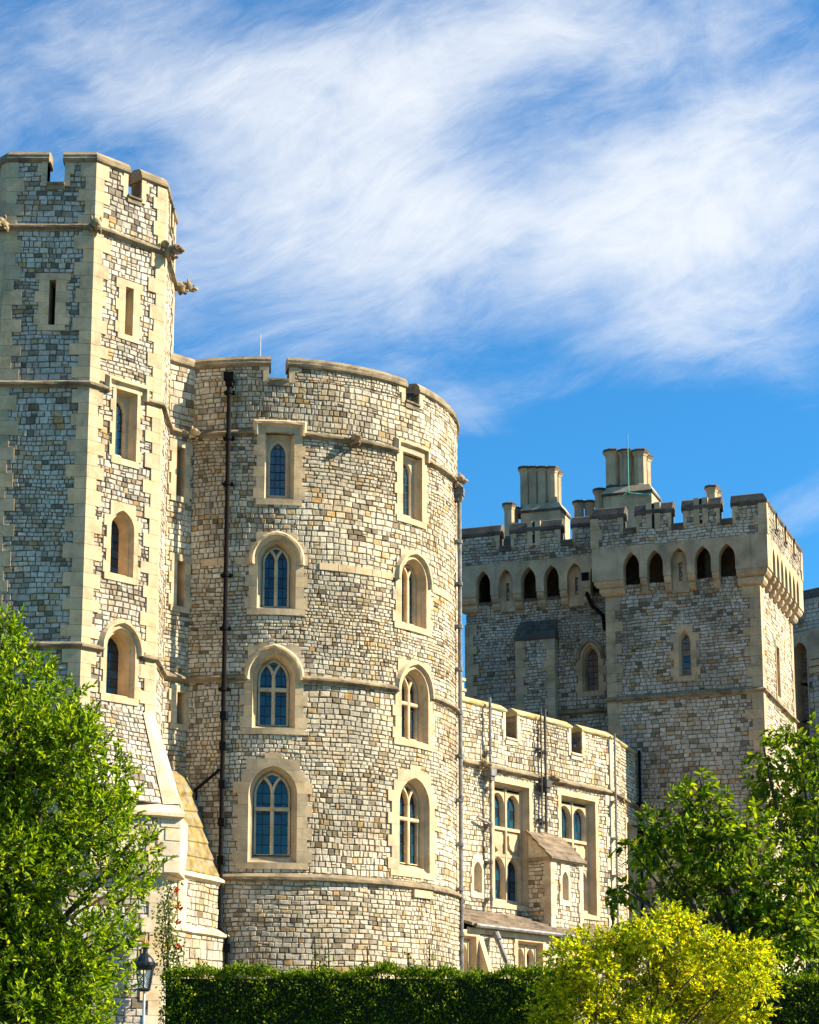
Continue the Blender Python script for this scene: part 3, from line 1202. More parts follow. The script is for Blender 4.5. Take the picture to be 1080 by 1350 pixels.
    Wr = Flat(el, (el.x + .25, el.y + 1.2))
    masonry(rb, Wr, 0, Wr.len, ZB, zs, seed=9)
    rb.build('plinth_wall', [M['stone_left'], M['mortar']], T)
    q = MB()
    quoins(q, Wl, 1, ZB, zs - .1, .52, .36, h=(.34, .5), mit=.3, seed=12)
    strip(q, Wl, [(-.2, zs), (Wl.len, zs)], STRING, 0, 0, .5)
    strip(q, Wr, [(0, zs), (Wr.len, zs)], STRING, 0, .2, 0)
    q.build('plinth_dressings', M['lime_pale'], T)
    # below the lowest string the wall leans out to meet the ledge, and a broach spur covers the corner
    ztop = 11.72
    dl = (Vector(Wb.p(Wb.uz(205, 1055)[0], 0, 0)[:2]) - B.a).dot(B.n) - .02

    class Lean(Flat):
        def p(s, u, z, d=0.0):
            k = max(0.0, (ztop - z) / (ztop - zt))
            return Flat.p(s, u, z, d + dl * k * .96)
    LB = Lean(B.a, B.b)
    lb = MB()
    masonry(lb, LB, .0, B.len - .30, zt - .05, ztop - .02, seed=13, ch=(.12, .185), sw=(.13, .29))
    lb.build('splayed_wall', [M['stone_left'], M['mortar']], T)
    br = MB()
    ap = Vector((c[2][0] + .03, c[2][1], B.uz(206, 948)[1] + .25))
    pa = Vector(LB.p(B.len - .34, ztop - .1, .05))
    pB = Vector(LB.p(B.len - .34, zt - .05, .05))
    e3 = Vector((ee.x - .03, ee.y + .03, zt - .02))
    bk = Vector((back.x - .1, back.y, zt - .02))
    br.face([pa, pB, e3, ap])
    br.face([ap, e3, bk])
    br.face([pB, bk, e3])
    br.build('broach_spur', M['lime_pale'], T)
    # wall running back to the round tower, with the lichened weathering above it
    g0, g1 = at(217, 1200, 51.9), at(294, 1200, 54.50)
    W2 = Flat((g0.x, g0.y), (g1.x, g1.y))
    z1 = W2.uz(262, 1157)[1]
    z2 = W2.uz(262, 1229)[1]
    wb = MB()
    masonry(wb, W2, 0, W2.len, ZB, z2, seed=15, d=.14, ch=(.17, .24), sw=(.2, .34))
    masonry(wb, W2, 0, W2.len, z2, z1, seed=16, ch=(.17, .24), sw=(.2, .34))
    prism(wb, [tuple(W2.a - W2.n * .01), tuple(W2.b - W2.n * .01), tuple(W2.b - W2.n * 1.0), tuple(W2.a - W2.n * 1.2)], ZB, z1, 1)
    wb.build('low_wall', [M['stone_wing'], M['mortar']], T)
    q = MB()
    strip(q, W2, [(0, z1), (W2.len, z1)], STRING)
    strip(q, W2, [(0, z2), (W2.len + .1, z2)], [(.16, -.02), (.12, .06), (0, .24), (-.06, .24), (-.12, .10), (-.12, -.02)])
    uq = W2.uz(238, 1190)[0]
    box(q, W2, uq - .18, uq + .22, z2 + .1, z1 - .1, -.02, .05)
    q.build('low_wall_dressings', M['lime_pale'], T)
    li = MB()
    def P(px, py, Y):
        return at(px, py, Y)
    l0, l1 = Vector(W2.p(W2.uz(244, 1150)[0], z1 + .1, .02)), Vector(W2.p(W2.uz(288, 1154)[0], z1 + .1, .02))
    m0, m1 = P(236, 1050, 53.6), P(256, 1050, 54.35)
    t0, t1 = P(225, 1016, 54.1), P(244, 1018, 54.45)
    bl0, bl1 = P(230, 1150, 54.6), P(287, 1150, 54.7)
    for k in range(5):
        f0, f1 = k / 5, (k + 1) / 5
        li.island()
        up = Vector((0.012, -.03, .035))
        a0, a1, b0, b1 = l0.lerp(m0, f0), l1.lerp(m1, f0), l0.lerp(m0, f1), l1.lerp(m1, f1)
        li.face([a0 + up, a1 + up, b1, b0])
        li.face([a0, a1, a1 + up, a0 + up])
        li.face([a1, b1, a1 + up])
        li.face([a0, a0 + up, b0])
    li.island()
    li.face([l0, m0, bl0])
    li.face([l1, bl1, m1])
    li.island()
    u = Vector((0, -.05, .10))
    li.face([m0 + u, m1 + u, t1, t0])
    li.face([m0, m1, m1 + u, m0 + u])
    li.face([m1, bl1, t1, m1 + u])
    li.build('lichened_weathering', M['lichen'], T)


octagonal_tower()

# ------------------------------------------------------------------ round tower
def round_tower():
    CR, R = (-4.18, 60.0), 5.555
    W = Cyl(CR, R)
    T = thing('round_tower', (CR[0], CR[1], GZ(55)), 'big round drum tower of pale rubble stone with two columns of pointed windows', 'tower')
    ZB, S0, S1, S2, SILL, TOP = 3.3, 7.80, 13.05, 19.75, 21.32, 21.98
    UL, UR = -2.3, R * math.radians(106)
    c1, c2 = (.66, .63, .64), (4.90, 4.94, 4.93)
    sq = [(.70, .39, 17.93, 19.78), (4.82, .41, 17.93, 19.78)]
    wr2 = [(c1[0], .505, 14.92, 16.22, 16.80), (c2[0], .53, 14.92, 16.22, 16.80)]
    wr3 = [(c1[1], .555, 11.72, 13.05, 13.72), (c2[1], .575, 11.72, 13.05, 13.72)]
    wr4 = [(c1[2], .625, 8.20, 9.98, 10.72), (c2[2], .635, 8.20, 9.98, 10.72)]
    holes = [holes_of(u, a, z0, z1) for u, a, z0, z1 in sq] + [holes_of(u, a, z0, z2) for u, a, z0, z1, z2 in wr2 + wr3 + wr4]
    bw = MB()
    pg = PG(T, {'merlon_edge': M['lime'], 'coping': M['coping'], 'embrasure_sill': M['coping'], 'string_course': M['coping'], 'corbel': M['lime'], 'lacing_course': M['lime']})
    masonry(bw, W, UL, UR, ZB, S0, seed=101, d=.08, ch=(.125, .165), sw=(.125, .25))
    masonry(bw, W, UL, UR, S0, S1, holes, seed=102, ch=(.115, .16), sw=(.11, .24))
    masonry(bw, W, UL, UR, S1, S2, holes, seed=103, ch=(.10, .155), sw=(.105, .25))
    gaps = [(.39, .93), (4.52, 5.12)]
    parapet_run(bw, pg, 'r', W, UL, UR, S2, SILL, TOP, gaps, 130, thick=.5, edge=.26, ch=(.10, .155), sw=(.105, .25))
    core = [(CR[0] + (R - .7) * math.cos(2 * math.pi * i / 48), CR[1] + (R - .7) * math.sin(2 * math.pi * i / 48)) for i in range(48)]
    prism(bw, core, ZB, SILL - .4, 1)
    Wb = Cyl(CR, R)
    box(bw, Wb, UR - .02, R * math.radians(330), ZB, SILL, -.6, -.02, 1)
    # string courses, cut by the windows
    def run(z, cuts, prof=STRING):
        x = UL
        for a, e in cuts + [(UR, None)]:
            strip(pg('string_course', (z, x)), W, [(x, z), (a, z)], prof)
            x = e
    run(S2, [(sq[0][0] - .62, sq[0][0] + .62), (sq[1][0] - .62, sq[1][0] + .62)])
    run(S1, [(wr3[0][0] - .74, wr3[0][0] + .74), (wr3[1][0] - .76, wr3[1][0] + .76)])
    run(S0, [], [(.14, -.02), (.12, .04), (.02, .20), (-.05, .20), (-.08, .11), (-.12, .10), (-.12, -.02)])
    # corbel block on the base string and a dressed lacing course
    box(pg('corbel'), W, 4.75, 5.55, S0 - .30, S0 - .10, -.02, .17)
    Rr = random.Random(5)
    for (a, e, z) in ((-1.35, -.55, 16.10), (-.45, -.02, 16.10), (1.80, 4.05, 16.05), (5.75, 7.2, 16.05)):
        u = a
        while u < e - .05:
            w = min(Rr.uniform(.3, .55), e - u)
            box(pg('lacing_course', a), W, u + .008, u + w - .008, z, z + .19, -.02, .05)
            u += w
    bw.build('wall', [M['stone_round'], M['mortar']], T)
    pg.build()
    for (u, a, z0, z1) in sq:
        square_window(T, W, u, a, z0, z1, .265, 18.05, 19.22, 19.62, lu=-.03, hood_half=.62, hood_z=20.03, drop=S2 - .06, margin=(.22, .30), depth=.20, gm='glass_pale' if u < 2 else 'glass')
    for (u, a, z0, z1, z2) in wr2:
        window(T, W, u, a, z0, z1, z2, 'two', hood=.10, margin=(.22, .32))
    for (u, a, z0, z1, z2) in wr3:
        window(T, W, u, a, z0, z1, z2, 'two', transom=12.78, hood=.05, margin=(.22, .32))
    for (u, a, z0, z1, z2) in wr4:
        window(T, W, u, a, z0, z1, z2, 'two', transom=9.62, margin=(.27, .40), top_extra=.14, sill_drop=.22)
    for (px, py, sz, lg, sd) in ((465, 580, .36, .42, 21), (597, 628, .42, .40, 22)):
        u, z = W.uz(px, py)
        gargoyle(T, W, u, S2 + .02, sz, lg, sd)
    # drainpipes
    u = W.uz(301, 700)[0]
    zt = W.uz(306, 500)[1]
    col = [W.uz(300, y)[1] for y in (520, 580, 640, 760, 830, 910)]
    bx = [W.uz(297, y)[1] for y in (945, 985, 1035, 1085, 1135)]
    drainpipe(T, W, [(u, zt), (u, S2 + .18), (u, S2 - .25), (u, S0 + .2), (u, 6.55), (u + .20, 6.25), (u + .20, 3.4)], .062, [(u, z) for z in col], [(u, z) for z in bx] + [(u + .2, 6.0)], d=.20, hopper=(u, zt - .1))
    u = R * math.radians(80)
    drainpipe(T, W, [(u, S2 - .35), (u, ZB)], .062, [(u, S2 - .5 - 1.25 * i) for i in range(12)], [], d=.15, mat='pipe_pale', hopper=(u, S2 - .35))
    # thin rod behind the parapet
    b = MB()
    p = at(343, 500, 56.5)
    tube(b, [p, (p.x, p.y, zat(343, 440, 56.5))], .012, 6)
    b.build('lightning_rod', M['white_metal'], T)
    # narrow wall between the two towers with three slit windows
    e = W.p(-1.68, 0, .02)
    K = Flat((-6.62, 53.92), (e[0], e[1]))
    bk = MB()
    pk = PG(None, {'coping': M['coping'], 'string_course': M['coping'], 'merlon_edge': M['lime'], 'embrasure_sill': M['lime']})
    sl = []
    for (y0, y1) in ((590, 655), (740, 800), (913, 955)):
        uc = K.uz(237, (y0 + y1) / 2)[0]
        za, zb = K.uz(237, y1)[1], K.uz(237, y0)[1]
        sl.append((uc, .13, za, zb))
    hl = [holes_of(*q) for q in sl]
    masonry(bk, K, 0, K.len, ZB, S2, hl, seed=151, ch=(.105, .16), sw=(.11, .25))
    parapet_run(bk, pk, 'k', K, 0, K.len + .05, S2, SILL, TOP, [], 152, thick=.5)
    strip(pk('string_course', 2), K, [(0, S2), (K.len, S2)], STRING)
    strip(pk('string_course', 1), K, [(0, S1), (K.len, S1)], STRING)
    box(bk, K, 0, K.len, ZB, S2, -1.2, -.55, 1)
    kw = bk.build('link_wall', [M['stone_round'], M['mortar']], T)
    pk.root = kw
    pk.build()
    for q in sl:
        slit(T, K, *q, m=.26, depth=.4)
    gargoyle(T, K, K.len - .08, S2 + .03, .34, .36, 31, mat='lime')
    # short waste pipe crossing to the weathering
    b = MB()
    q0, q1 = W.uz(256, 1048), W.uz(292, 1016)
    tube(b, [W.p(q0[0], q0[1], .22), W.p(q1[0], q1[1], .2)], .04, 8)
    box(b, W, q0[0] - .12, q0[0] + .1, q0[1] - .14, q0[1] + .08, .0, .3)
    b.build('waste_pipe', M['pipe'], T)


round_tower()

# ------------------------------------------------------------------ lower wing with big windows
COPE_GABLE = [(-.02, -.42), (-.02, .04), (.02, .08), (.07, .09), (.24, -.16), (.24, -.20), (.07, -.44)]


def traceried_window(root, W, uc, a, zs, zt, tiers, lights=2, depth=.25, shields=True, mats='lime', panel_top=None):
    """deep square-headed window: tiers is a list of ('light', z0, zp, za) or ('panel', z0, z1)"""
    lm = M[mats]
    inner = lambda z: a if zs <= z <= zt else 0.0
    b = MB()
    blocks, z, k = [], zs - .14, 0
    while z < zt + .15:
        h = .36 if z >= zs else zs - z
        if z + h > zt + .10:
            h = zt + .17 - z
        blocks.append((z + .002, z + h - .002, a + (.20 if k % 2 else .15)))
        z += h
        k += 1
    plate(b, W, uc, blocks, inner, [zs, zt], .055)
    rect = lambda s, q: [(-a + s, zs + q), (-a + s, zt - s), (a - s, zt - s), (a - s, zs + q)]
    s1 = .12
    loft(b, W, uc, [(rect(0, 0), .055), (rect(.0, .0), -.02), (rect(.03, .03), -.06), (rect(.04, .04), -.11), (rect(.07, .06), -.13), (rect(.08, .07), -.19), (rect(s1, .10), -depth)])
    w = b.build('window', [lm], root)
    t = MB()
    ai = a - s1
    lw = 2 * ai / lights
    gl = []
    for i in range(lights):
        cu = uc - ai + lw * (i + .5)
        for kind, z0, z1, *r in tiers:
            if kind == 'light':
                za = r[0]
                la = lw / 2 - .06
                rise = za - z1
                inn = lambda z, la=la, rise=rise, z1=z1, z0=z0, za=za: 0.0 if z < z0 or z > za else arch_half(la, rise, z1, z)
                zb = [p[1] for p in arch_outline(la, rise, z0, z1)] + [z0]
                plate(t, W, cu, [(z0 - .05, za + .07, lw / 2)], inn, zb, -depth + .05, -depth - .02)
                o = []
                for s, d in ((0, -depth + .05), (.05, -depth - .02), (.06, -depth - .13)):
                    aa, rr = arch_inset(la, rise, s)
                    o.append((arch_outline(aa, rr, z0, z1), d))
                loft(t, W, cu, o)
                aa, rr = arch_inset(la, rise, .06)
                gl.append((cu, aa, rr, z0, z1))
            else:
                t.island()
                patch(t, W, cu - lw / 2, cu + lw / 2, cu - lw / 2, cu + lw / 2, z0, z1, -depth + .0)
                if shields:
                    # plain blank heraldic shield
                    h = z1 - z0
                    sw = lw * .30
                    pr = [(-sw, z1 - h * .18), (sw, z1 - h * .18), (sw, z0 + h * .48), (sw * .72, z0 + h * .28), (0, z0 + h * .12), (-sw * .72, z0 + h * .28), (-sw, z0 + h * .48)]
                    t.island()
                    t.face([W.p(cu + x, z, -depth + .07) for x, z in pr][::-1])
                    for p, q in zip(pr, pr[1:] + pr[:1]):
                        t.face([W.p(cu + p[0], p[1], -depth + .07), W.p(cu + q[0], q[1], -depth + .07), W.p(cu + q[0], q[1], -depth), W.p(cu + p[0], p[1], -depth)])
    for i in range(lights + 1):
        x = uc - ai + lw * i
        box(t, W, x - .04, x + .04, tiers[0][1] - .1, zt - s1, -depth, -depth + .075)
    for kind, z0, z1, *r in tiers:
        box(t, W, uc - ai, uc + ai, z0 - .09, z0 + .003, -depth, -depth + .066)
    t.build('tracery', [lm], w)
    for cu, aa, rr, z0, z1 in gl:
        half = lambda z: 0.0 if z > z1 + rr else arch_half(aa, rr, z1, z)
        glazing(w, W, cu, half, z0, z1 + rr - .01, -depth - .10, pitch_z=.3, pitch_u=.22)
    return w


WG = Flat((1.249, 61.6), (6.573, 68.2))


def castle_wing():
    W = WG
    T = thing('castle_wing', (4.0, 66.0, GZ(62)), 'low sunlit battlemented range with deep mullioned windows between the round tower and the dark tower', 'castle wing')
    ZB, S, SILL, TOP = 3.4, 12.1, 13.15, 14.14
    bw = MB()
    pg = PG(T, {'merlon_edge': M['lime_pale'], 'quoin': M['lime_pale'], 'coping': M['coping_lichen'], 'embrasure_sill': M['lime_pale'], 'string_course': M['coping']})
    w1, w2 = (2.90, .90, 8.05, 11.70), (6.46, .95, 8.05, 11.70)
    lan = (1.165, .20, 8.28, 8.90, 9.20)
    holes = [holes_of(*w1), holes_of(*w2), holes_of(lan[0], lan[1], lan[2], lan[4])]
    masonry(bw, W, 0, W.len, ZB, S, holes, seed=201, ch=(.105, .155), sw=(.11, .25))
    parapet_run(bw, pg, 'w', W, 0, W.len, S, SILL, TOP, [(2.62, 3.22), (6.12, 6.74)], 210, thick=.40, cope=COPE_GABLE, edge=.20, m1=.25, ch=(.105, .155), sw=(.11, .25))
    quoins(pg('quoin', 1), W, 1, ZB, TOP - .3, .42, .22, mit=.15, seed=215)
    box(pg('quoin', 0), W, .10, .34, ZB, S, -.02, .05)
    strip(pg('string_course'), W, [(0, S), (W.len, S)], STRING, 0, 0, .2)
    # chamfered end and the return to the dark tower
    e1 = at(818.5, 1050, 69.35)
    e2 = at(839, 1050, 71.42)
    Wc = Flat(W.b, (e1.x, e1.y))
    We = Flat((e1.x, e1.y), (e2.x, e2.y))
    tw = (.55, .42, 5.2, 11.45)
    uc, hw = We.len * .55, We.len * .30
    masonry(bw, Wc, 0, Wc.len, ZB, TOP - .2, seed=221, ch=(.105, .155), sw=(.11, .25))
    masonry(bw, We, 0, We.len, 11.9, TOP - .2, seed=222, ch=(.105, .155), sw=(.11, .25))
    masonry(bw, We, 0, We.len, ZB, 11.9, [(uc - hw, uc + hw, 5.0, 11.4)], seed=223, ch=(.105, .155), sw=(.11, .25))
    box(bw, We, 0, We.len, 11.5, TOP - .2, -.4, -.01, 1)
    box(bw, Wc, 0, Wc.len, ZB, TOP - .2, -.4, -.01, 1)
    for V in (Wc, We):
        strip(pg('string_course'), V, [(0, S), (V.len, S)], STRING)
        strip(pg('coping', ('w', 2)), V, [(0, TOP - .22), (V.len, TOP - .22)], COPE_GABLE)
    # body behind the faces
    box(bw, W, 0, W.len, ZB, SILL - .3, -4.0, -.85, 1)
    bw.build('wall', [M['stone_wing'], M['mortar']], T)
    pg.build()
    tiers = [('light', 8.20, 9.12, 9.48), ('panel', 9.58, 10.30), ('light', 10.40, 11.08, 11.44)]
    traceried_window(T, W, *w1, tiers)
    traceried_window(T, W, *w2, tiers)
    window(T, W, lan[0], lan[1], lan[2], lan[3], lan[4], 'one', margin=(.10, .15), depth=.35, splay=.08, mats=('lime_pale',), bh=.24)
    # tall shaded window of the return
    traceried_window(T, We, uc, hw, 5.0, 11.4, [('light', 5.5, 10.5, 11.0)], lights=1, depth=.45)
    # projecting bay with its own slate roof
    q = .82
    uL = W.uz(699, 1150)[0]
    Wf = W.off(q)
    uR = Wf.uz(766, 1170)[0]
    uF = Wf.uz(726, 1170)[0]
    uL = min(uL, uF)
    z0 = 6.2
    ze = Wf.uz(726, 1130)[1]
    zt = W.uz(702, 1096)[1]
    B = MB()
    Pf = Flat(Vector(W.p(uF, 0, q)[:2]), Vector(W.p(uR, 0, q)[:2]))
    Pl = Flat(Vector(W.p(uF, 0, 0)[:2]), Vector(W.p(uF, 0, q)[:2]))
    Pr = Flat(Vector(W.p(uR, 0, q)[:2]), Vector(W.p(uR, 0, 0)[:2]))
    lu, lz0, lz1 = Pf.uz(744, 1180)[0], Pf.uz(744, 1187)[1], Pf.uz(744, 1149)[1]
    masonry(B, Pf, 0, Pf.len, z0, ze, [holes_of(lu, .17, lz0, lz1)], seed=231, ch=(.105, .155), sw=(.11, .25))
    masonry(B, Pl, 0, Pl.len, z0, ze + .0, seed=232, ch=(.105, .155), sw=(.11, .25))
    masonry(B, Pr, 0, Pr.len, z0, ze, seed=233, ch=(.105, .155), sw=(.11, .25))
    bay = B.build('projecting_bay', [M['stone_wing'], M['mortar']], T)
    D = MB()
    quoins(D, Pf, 0, z0, ze, .26, .20, mit=1.0, seed=235)
    quoins(D, Pl, 1, z0, ze, .30, .20, mit=1.0, seed=236)
    quoins(D, Pf, 1, z0, ze, .20, .14, mit=1.0, seed=237)
    D.build('quoin', M['lime_pale'], bay)
    window(bay, Pf, lu, .17, lz0, lz1 - .28, lz1, 'one', margin=(.09, .14), depth=.3, splay=.07, mats=('lime_pale',), bh=.24)
    # gable triangles under the roof and the roof itself, in three courses of slabs
    for u in (uF + .01, uR - .01):
        G = MB()
        G.face([W.p(u, ze, q - .01), W.p(u, ze, 0), W.p(u, zt, 0)])
        G.build('gable', M['stone_wing'], bay)
    Rf = MB()
    n = 4
    for i in range(n):
        f0, f1 = i / n, (i + 1) / n
        d0, d1 = (q + .16) * (1 - f0), (q + .16) * (1 - f1)
        za, zb = ze - .05 + (zt - ze + .05) * f0, ze - .05 + (zt - ze + .05) * f1
        Rf.island()
        up = .06
        A = [W.p(uF - .14, za + up, d0), W.p(uR + .12, za + up, d0), W.p(uR + .12, zb + up * .1, d1), W.p(uF - .14, zb + up * .1, d1)]
        C = [(x, y, z - .07) for x, y, z in A]
        Rf.face(A)
        Rf.face(C[::-1])
        for k in range(4):
            j = (k + 1) % 4
            Rf.face([A[k], C[k], C[j], A[j]])
    Rf.build('roof', M['slate'], bay)
    E = MB()
    box(E, Pf, -.08, Pf.len + .08, ze - .10, ze + .02, -.02, .12)
    box(E, Pl, 0, Pl.len + .05, ze - .10, ze + .02, -.02, .10)
    E.build('eaves_course', M['coping'], bay)
    # gargoyles and pipes
    for px, py, sd in ((631, 1014, 51), (722, 1030, 52)):
        gargoyle(T, W, W.uz(px, py)[0], S, .34, .42, sd, du=.1)
    Wk = Flat(We.a - Vector((.6, -.0)), We.a + Vector((.6, .25)))
    gargoyle(T, Wk, .55, S, .38, .5, 53)
    gargoyle(T, We, We.len - .15, S - .1, .34, .40, 54)
    for px, y0, y1, mt, r in ((640, 921, 1199, 'pipe_pale', .042), (707, 934, 1094, 'pipe_mid', .026), (712.5, 936, 1098, 'pipe_mid', .042)):
        u = W.uz(px, (y0 + y1) / 2)[0]
        za, zb = W.uz(px, y1)[1], W.uz(px, y0)[1]
        m = int((zb - za) / 1.1)
        drainpipe(T, W, [(u, za), (u, zb)], r, [(u, za + 1.1 * i + .3) for i in range(m)], [], d=.20, mat=mt, hopper=(u, S - .3) if r > .04 else None)
    u = W.len - .1
    drainpipe(T, W, [(u, 6.5), (u, TOP - .1)], .035, [(u, 7 + 1.2 * i) for i in range(5)], [], d=.20, mat='pipe_pale')
    drainpipe(T, We, [(We.len - .12, 6.0), (We.len - .12, TOP - .1)], .05, [(We.len - .12, 7 + 1.3 * i) for i in range(5)], [(We.len - .12, 11.2)], d=.16)
    u = W.uz(609, 905)[0]
    pn = MB()
    for (h, a, e) in ((.16, TOP - .25, TOP + .10), (.20, TOP + .10, TOP + .18), (.14, TOP + .18, TOP + .42), (.19, TOP + .42, TOP + .50)):
        box(pn, W, u - h, u + h, a, e, -.05 - h * 2, -.02 + (h - .16))
    pn.build('pinnacle', M['lime'], T)
    # little branch pipe
    b = MB()
    q0, q1 = W.uz(624, 1078), W.uz(640, 1087)
    tube(b, [W.p(*q0, .16), W.p(*q1, .2)], .035, 8)
    b.build('branch_pipe', M['pipe_pale'], T)


castle_wing()


def cloister():
    """single-storey lean-to gallery along the foot of the wing"""
    W = WG
    T = thing('cloister', (3.5, 62.5, GZ(60)), 'low slate-roofed lean-to gallery with arched windows at the foot of the wing', 'gallery')
    p = 1.62
    Wp = W.off(p, 1.2, 0)
    zt = 7.74
    ze = Wp.uz(610, 1217)[1]
    Wf = Wp.off(-.18)
    du = 1.2
    uL, uR = 0, W.len + du - .1
    b = MB()
    rows = 4
    for i in range(rows):
        f0, f1 = i / rows, (i + 1) / rows
        d0, d1 = p * (1 - f0), p * (1 - f1)
        za, zb = ze + (zt - ze) * f0, ze + (zt - ze) * f1
        u = -du - .0
        R = random.Random(300 + i)
        while u < W.len - .05:
            w = min(R.uniform(.35, .75), W.len - u)
            b.island()
            up = .05 + R.uniform(0, .02)
            A = [W.p(u + .004, za + up, d0), W.p(u + w - .004, za + up, d0), W.p(u + w - .004, zb + .008, d1), W.p(u + .004, zb + .008, d1)]
            C = [(x, y, z - .08) for x, y, z in A]
            b.face(A)
            b.face(C[::-1])
            for k in range(4):
                j = (k + 1) % 4
                b.face([A[k], C[k], C[j], A[j]])
            u += w
    b.build('roof', M['slate'], T)
    # front wall
    a1 = Wf.uz(698, 1262)[0]
    a0 = Wf.uz(618, 1262)[0]
    wz0, wz1 = Wf.uz(690, 1300)[1], Wf.uz(690, 1241)[1]
    hw = .62
    wl = [(a1, hw, wz0 - .6, wz1), (a0 - .12, .42, wz0 - .6, wz1 - .02), (a1 + 2.6, hw, wz0 - .6, wz1), (a1 + 5.0, hw, wz0 - .6, wz1)]
    bw = MB()
    masonry(bw, Wf, uL, uR, 3.3, ze - .05, [holes_of(*q) for q in wl], seed=320, ch=(.15, .21), sw=(.16, .3))
    box(bw, Wf, uL, uR, 3.3, ze - .06, -1.3, -.72, 1)
    bw.build('wall', [M['stone_wing'], M['mortar']], T)
    for u, h, z0, z1 in wl:
        n = 2 if h > .5 else 1
        traceried_window(T, Wf, u, h, z0, z1, [('light', z0 + .3, z1 - .46, z1 - .17)], lights=n, depth=.20, mats='lime')
    g = MB()
    tube(g, [W.p(-1.1, ze - .02, p + .05), W.p(W.len - .3, ze - .02, p + .05)], .065, 8)
    g.build('gutter', M['pipe_pale'], T)
    lb = MB()
    box(lb, Wf, uL, uR, ze - .22, ze - .08, -.02, .09)
    lb.build('eaves_course', M['lime'], T)
    # battered buttress beside the left window
    ub = Wf.uz(634, 1250)[0]
    bb = MB()
    bb.island()
    z0, z1 = 3.3, ze - .25
    for (ua, ue_) in ((ub - .16, ub + .05),):
        q = [Wf.p(ua, z0, 1.3), Wf.p(ue_, z0, 1.3), Wf.p(ue_, z1, .02), Wf.p(ua, z1, .02)]
        r = [Wf.p(ua, z0, 0), Wf.p(ue_, z0, 0)]
        bb.face(q)
        bb.face([q[0], q[3], r[0]])
        bb.face([q[1], r[1], q[2]])
    bb.build('buttress', M['lime'], T)
    # pale raking pipe standing in front of the gallery wall
    r0, r1 = Wf.uz(646, 1236), Wf.uz(660, 1284)
    rp = MB()
    tube(rp, [Wf.p(r0[0], r0[1], .25), Wf.p(r1[0], r1[1] - .5, .6)], .07, 10)
    tube(rp, [Wf.p(r0[0], r0[1] + .12, .2), Wf.p(r0[0], r0[1] - .08, .3)], .10, 10)
    rp.build('raking_pipe', M['pipe_pale'], T)


cloister()

# ------------------------------------------------------------------ far battlemented tower
def machicolation(bd, W, u0, u1, n, zc, zb, zt, za, half, margin0, margin1, d, slits=(), m0=0.0, m1=0.0, mat=0):
    """row of n pointed arches between corbels: plate at d from zb to zt, corbels from zc up to zb"""
    bd.island()
    L = u1 - u0
    pitch = (L - margin0 - margin1) / n
    e0, e1 = u0 - m0 * d, u1 + m1 * d
    zp = zb + (za - zb) * .45
    for i in range(n):
        c = u0 + margin0 + pitch * (i + .5)
        inn = lambda z: 0.0 if z > za else arch_half(half, za - zp, zp, z)
        zbk = [q[1] for q in arch_outline(half, za - zp, zb, zp)]
        plate(bd, W, c, [(zb, zt, pitch / 2)], inn, zbk, d, d - .03)
        if i in slits:
            for sg in (-1, 1):
                box(bd, W, c + sg * half * .62 - half * .40, c + sg * half * .62 + half * .40, zc - .05, za - .08, .02, .16, mat)
            box(bd, W, c - half * .3, c + half * .3, za - .45, za - .08, .02, .155, mat)
            box(bd, W, c - half * .3, c + half * .3, zc - .05, zc + .35, .02, .155, mat)
        o = arch_outline(half, za - zp, zb, zp)
        bd.island()
        for a, e in zip(o, o[1:]):
            bd.face([W.p(c + a[0], a[1], d), W.p(c + e[0], e[1], d), W.p(c + e[0], e[1], .02), W.p(c + a[0], a[1], .02)], mat)
    # end piers
    bd.island()
    for (a, e, mm0, mm1) in ((u0, u0 + margin0, m0, 0), (u1 - margin1, u1, 0, m1)):
        if e - a > .02:
            box(bd, W, a, e, zb, zt, .0, d, mat, mm0, mm1)
    # corbels: two steps under every pier
    piers = [(u0 - (.0), u0 + margin0 + pitch / 2 - half)]
    for i in range(n - 1):
        c = u0 + margin0 + pitch * (i + 1)
        piers.append((c - pitch / 2 + half, c + pitch / 2 - half))
    piers.append((u1 - margin1 - pitch / 2 + half, u1))
    h = (zb - zc) / 2
    for k, (a, e) in enumerate(piers):
        mm0, mm1 = (m0 if k == 0 else 0), (m1 if k == len(piers) - 1 else 0)
        for s in range(2):
            dd = d * (1 - .36 * (s + 0)) - .04
            z1 = zb - h * s
            prof = [(0, -.02), (0, dd), (-h * .45, dd), (-h * .8, dd - .07), (-h * .97, dd - .17), (-h * .97, -.02)]
            strip(bd, W, [(a + .015, z1), (e - .015, z1)], prof, mat, mm0, mm1)


COPE_BIG = [(-.02, -.45), (-.02, .02), (.05, .075), (.14, .075), (.40, -.08), (.46, -.22), (.40, -.45)]


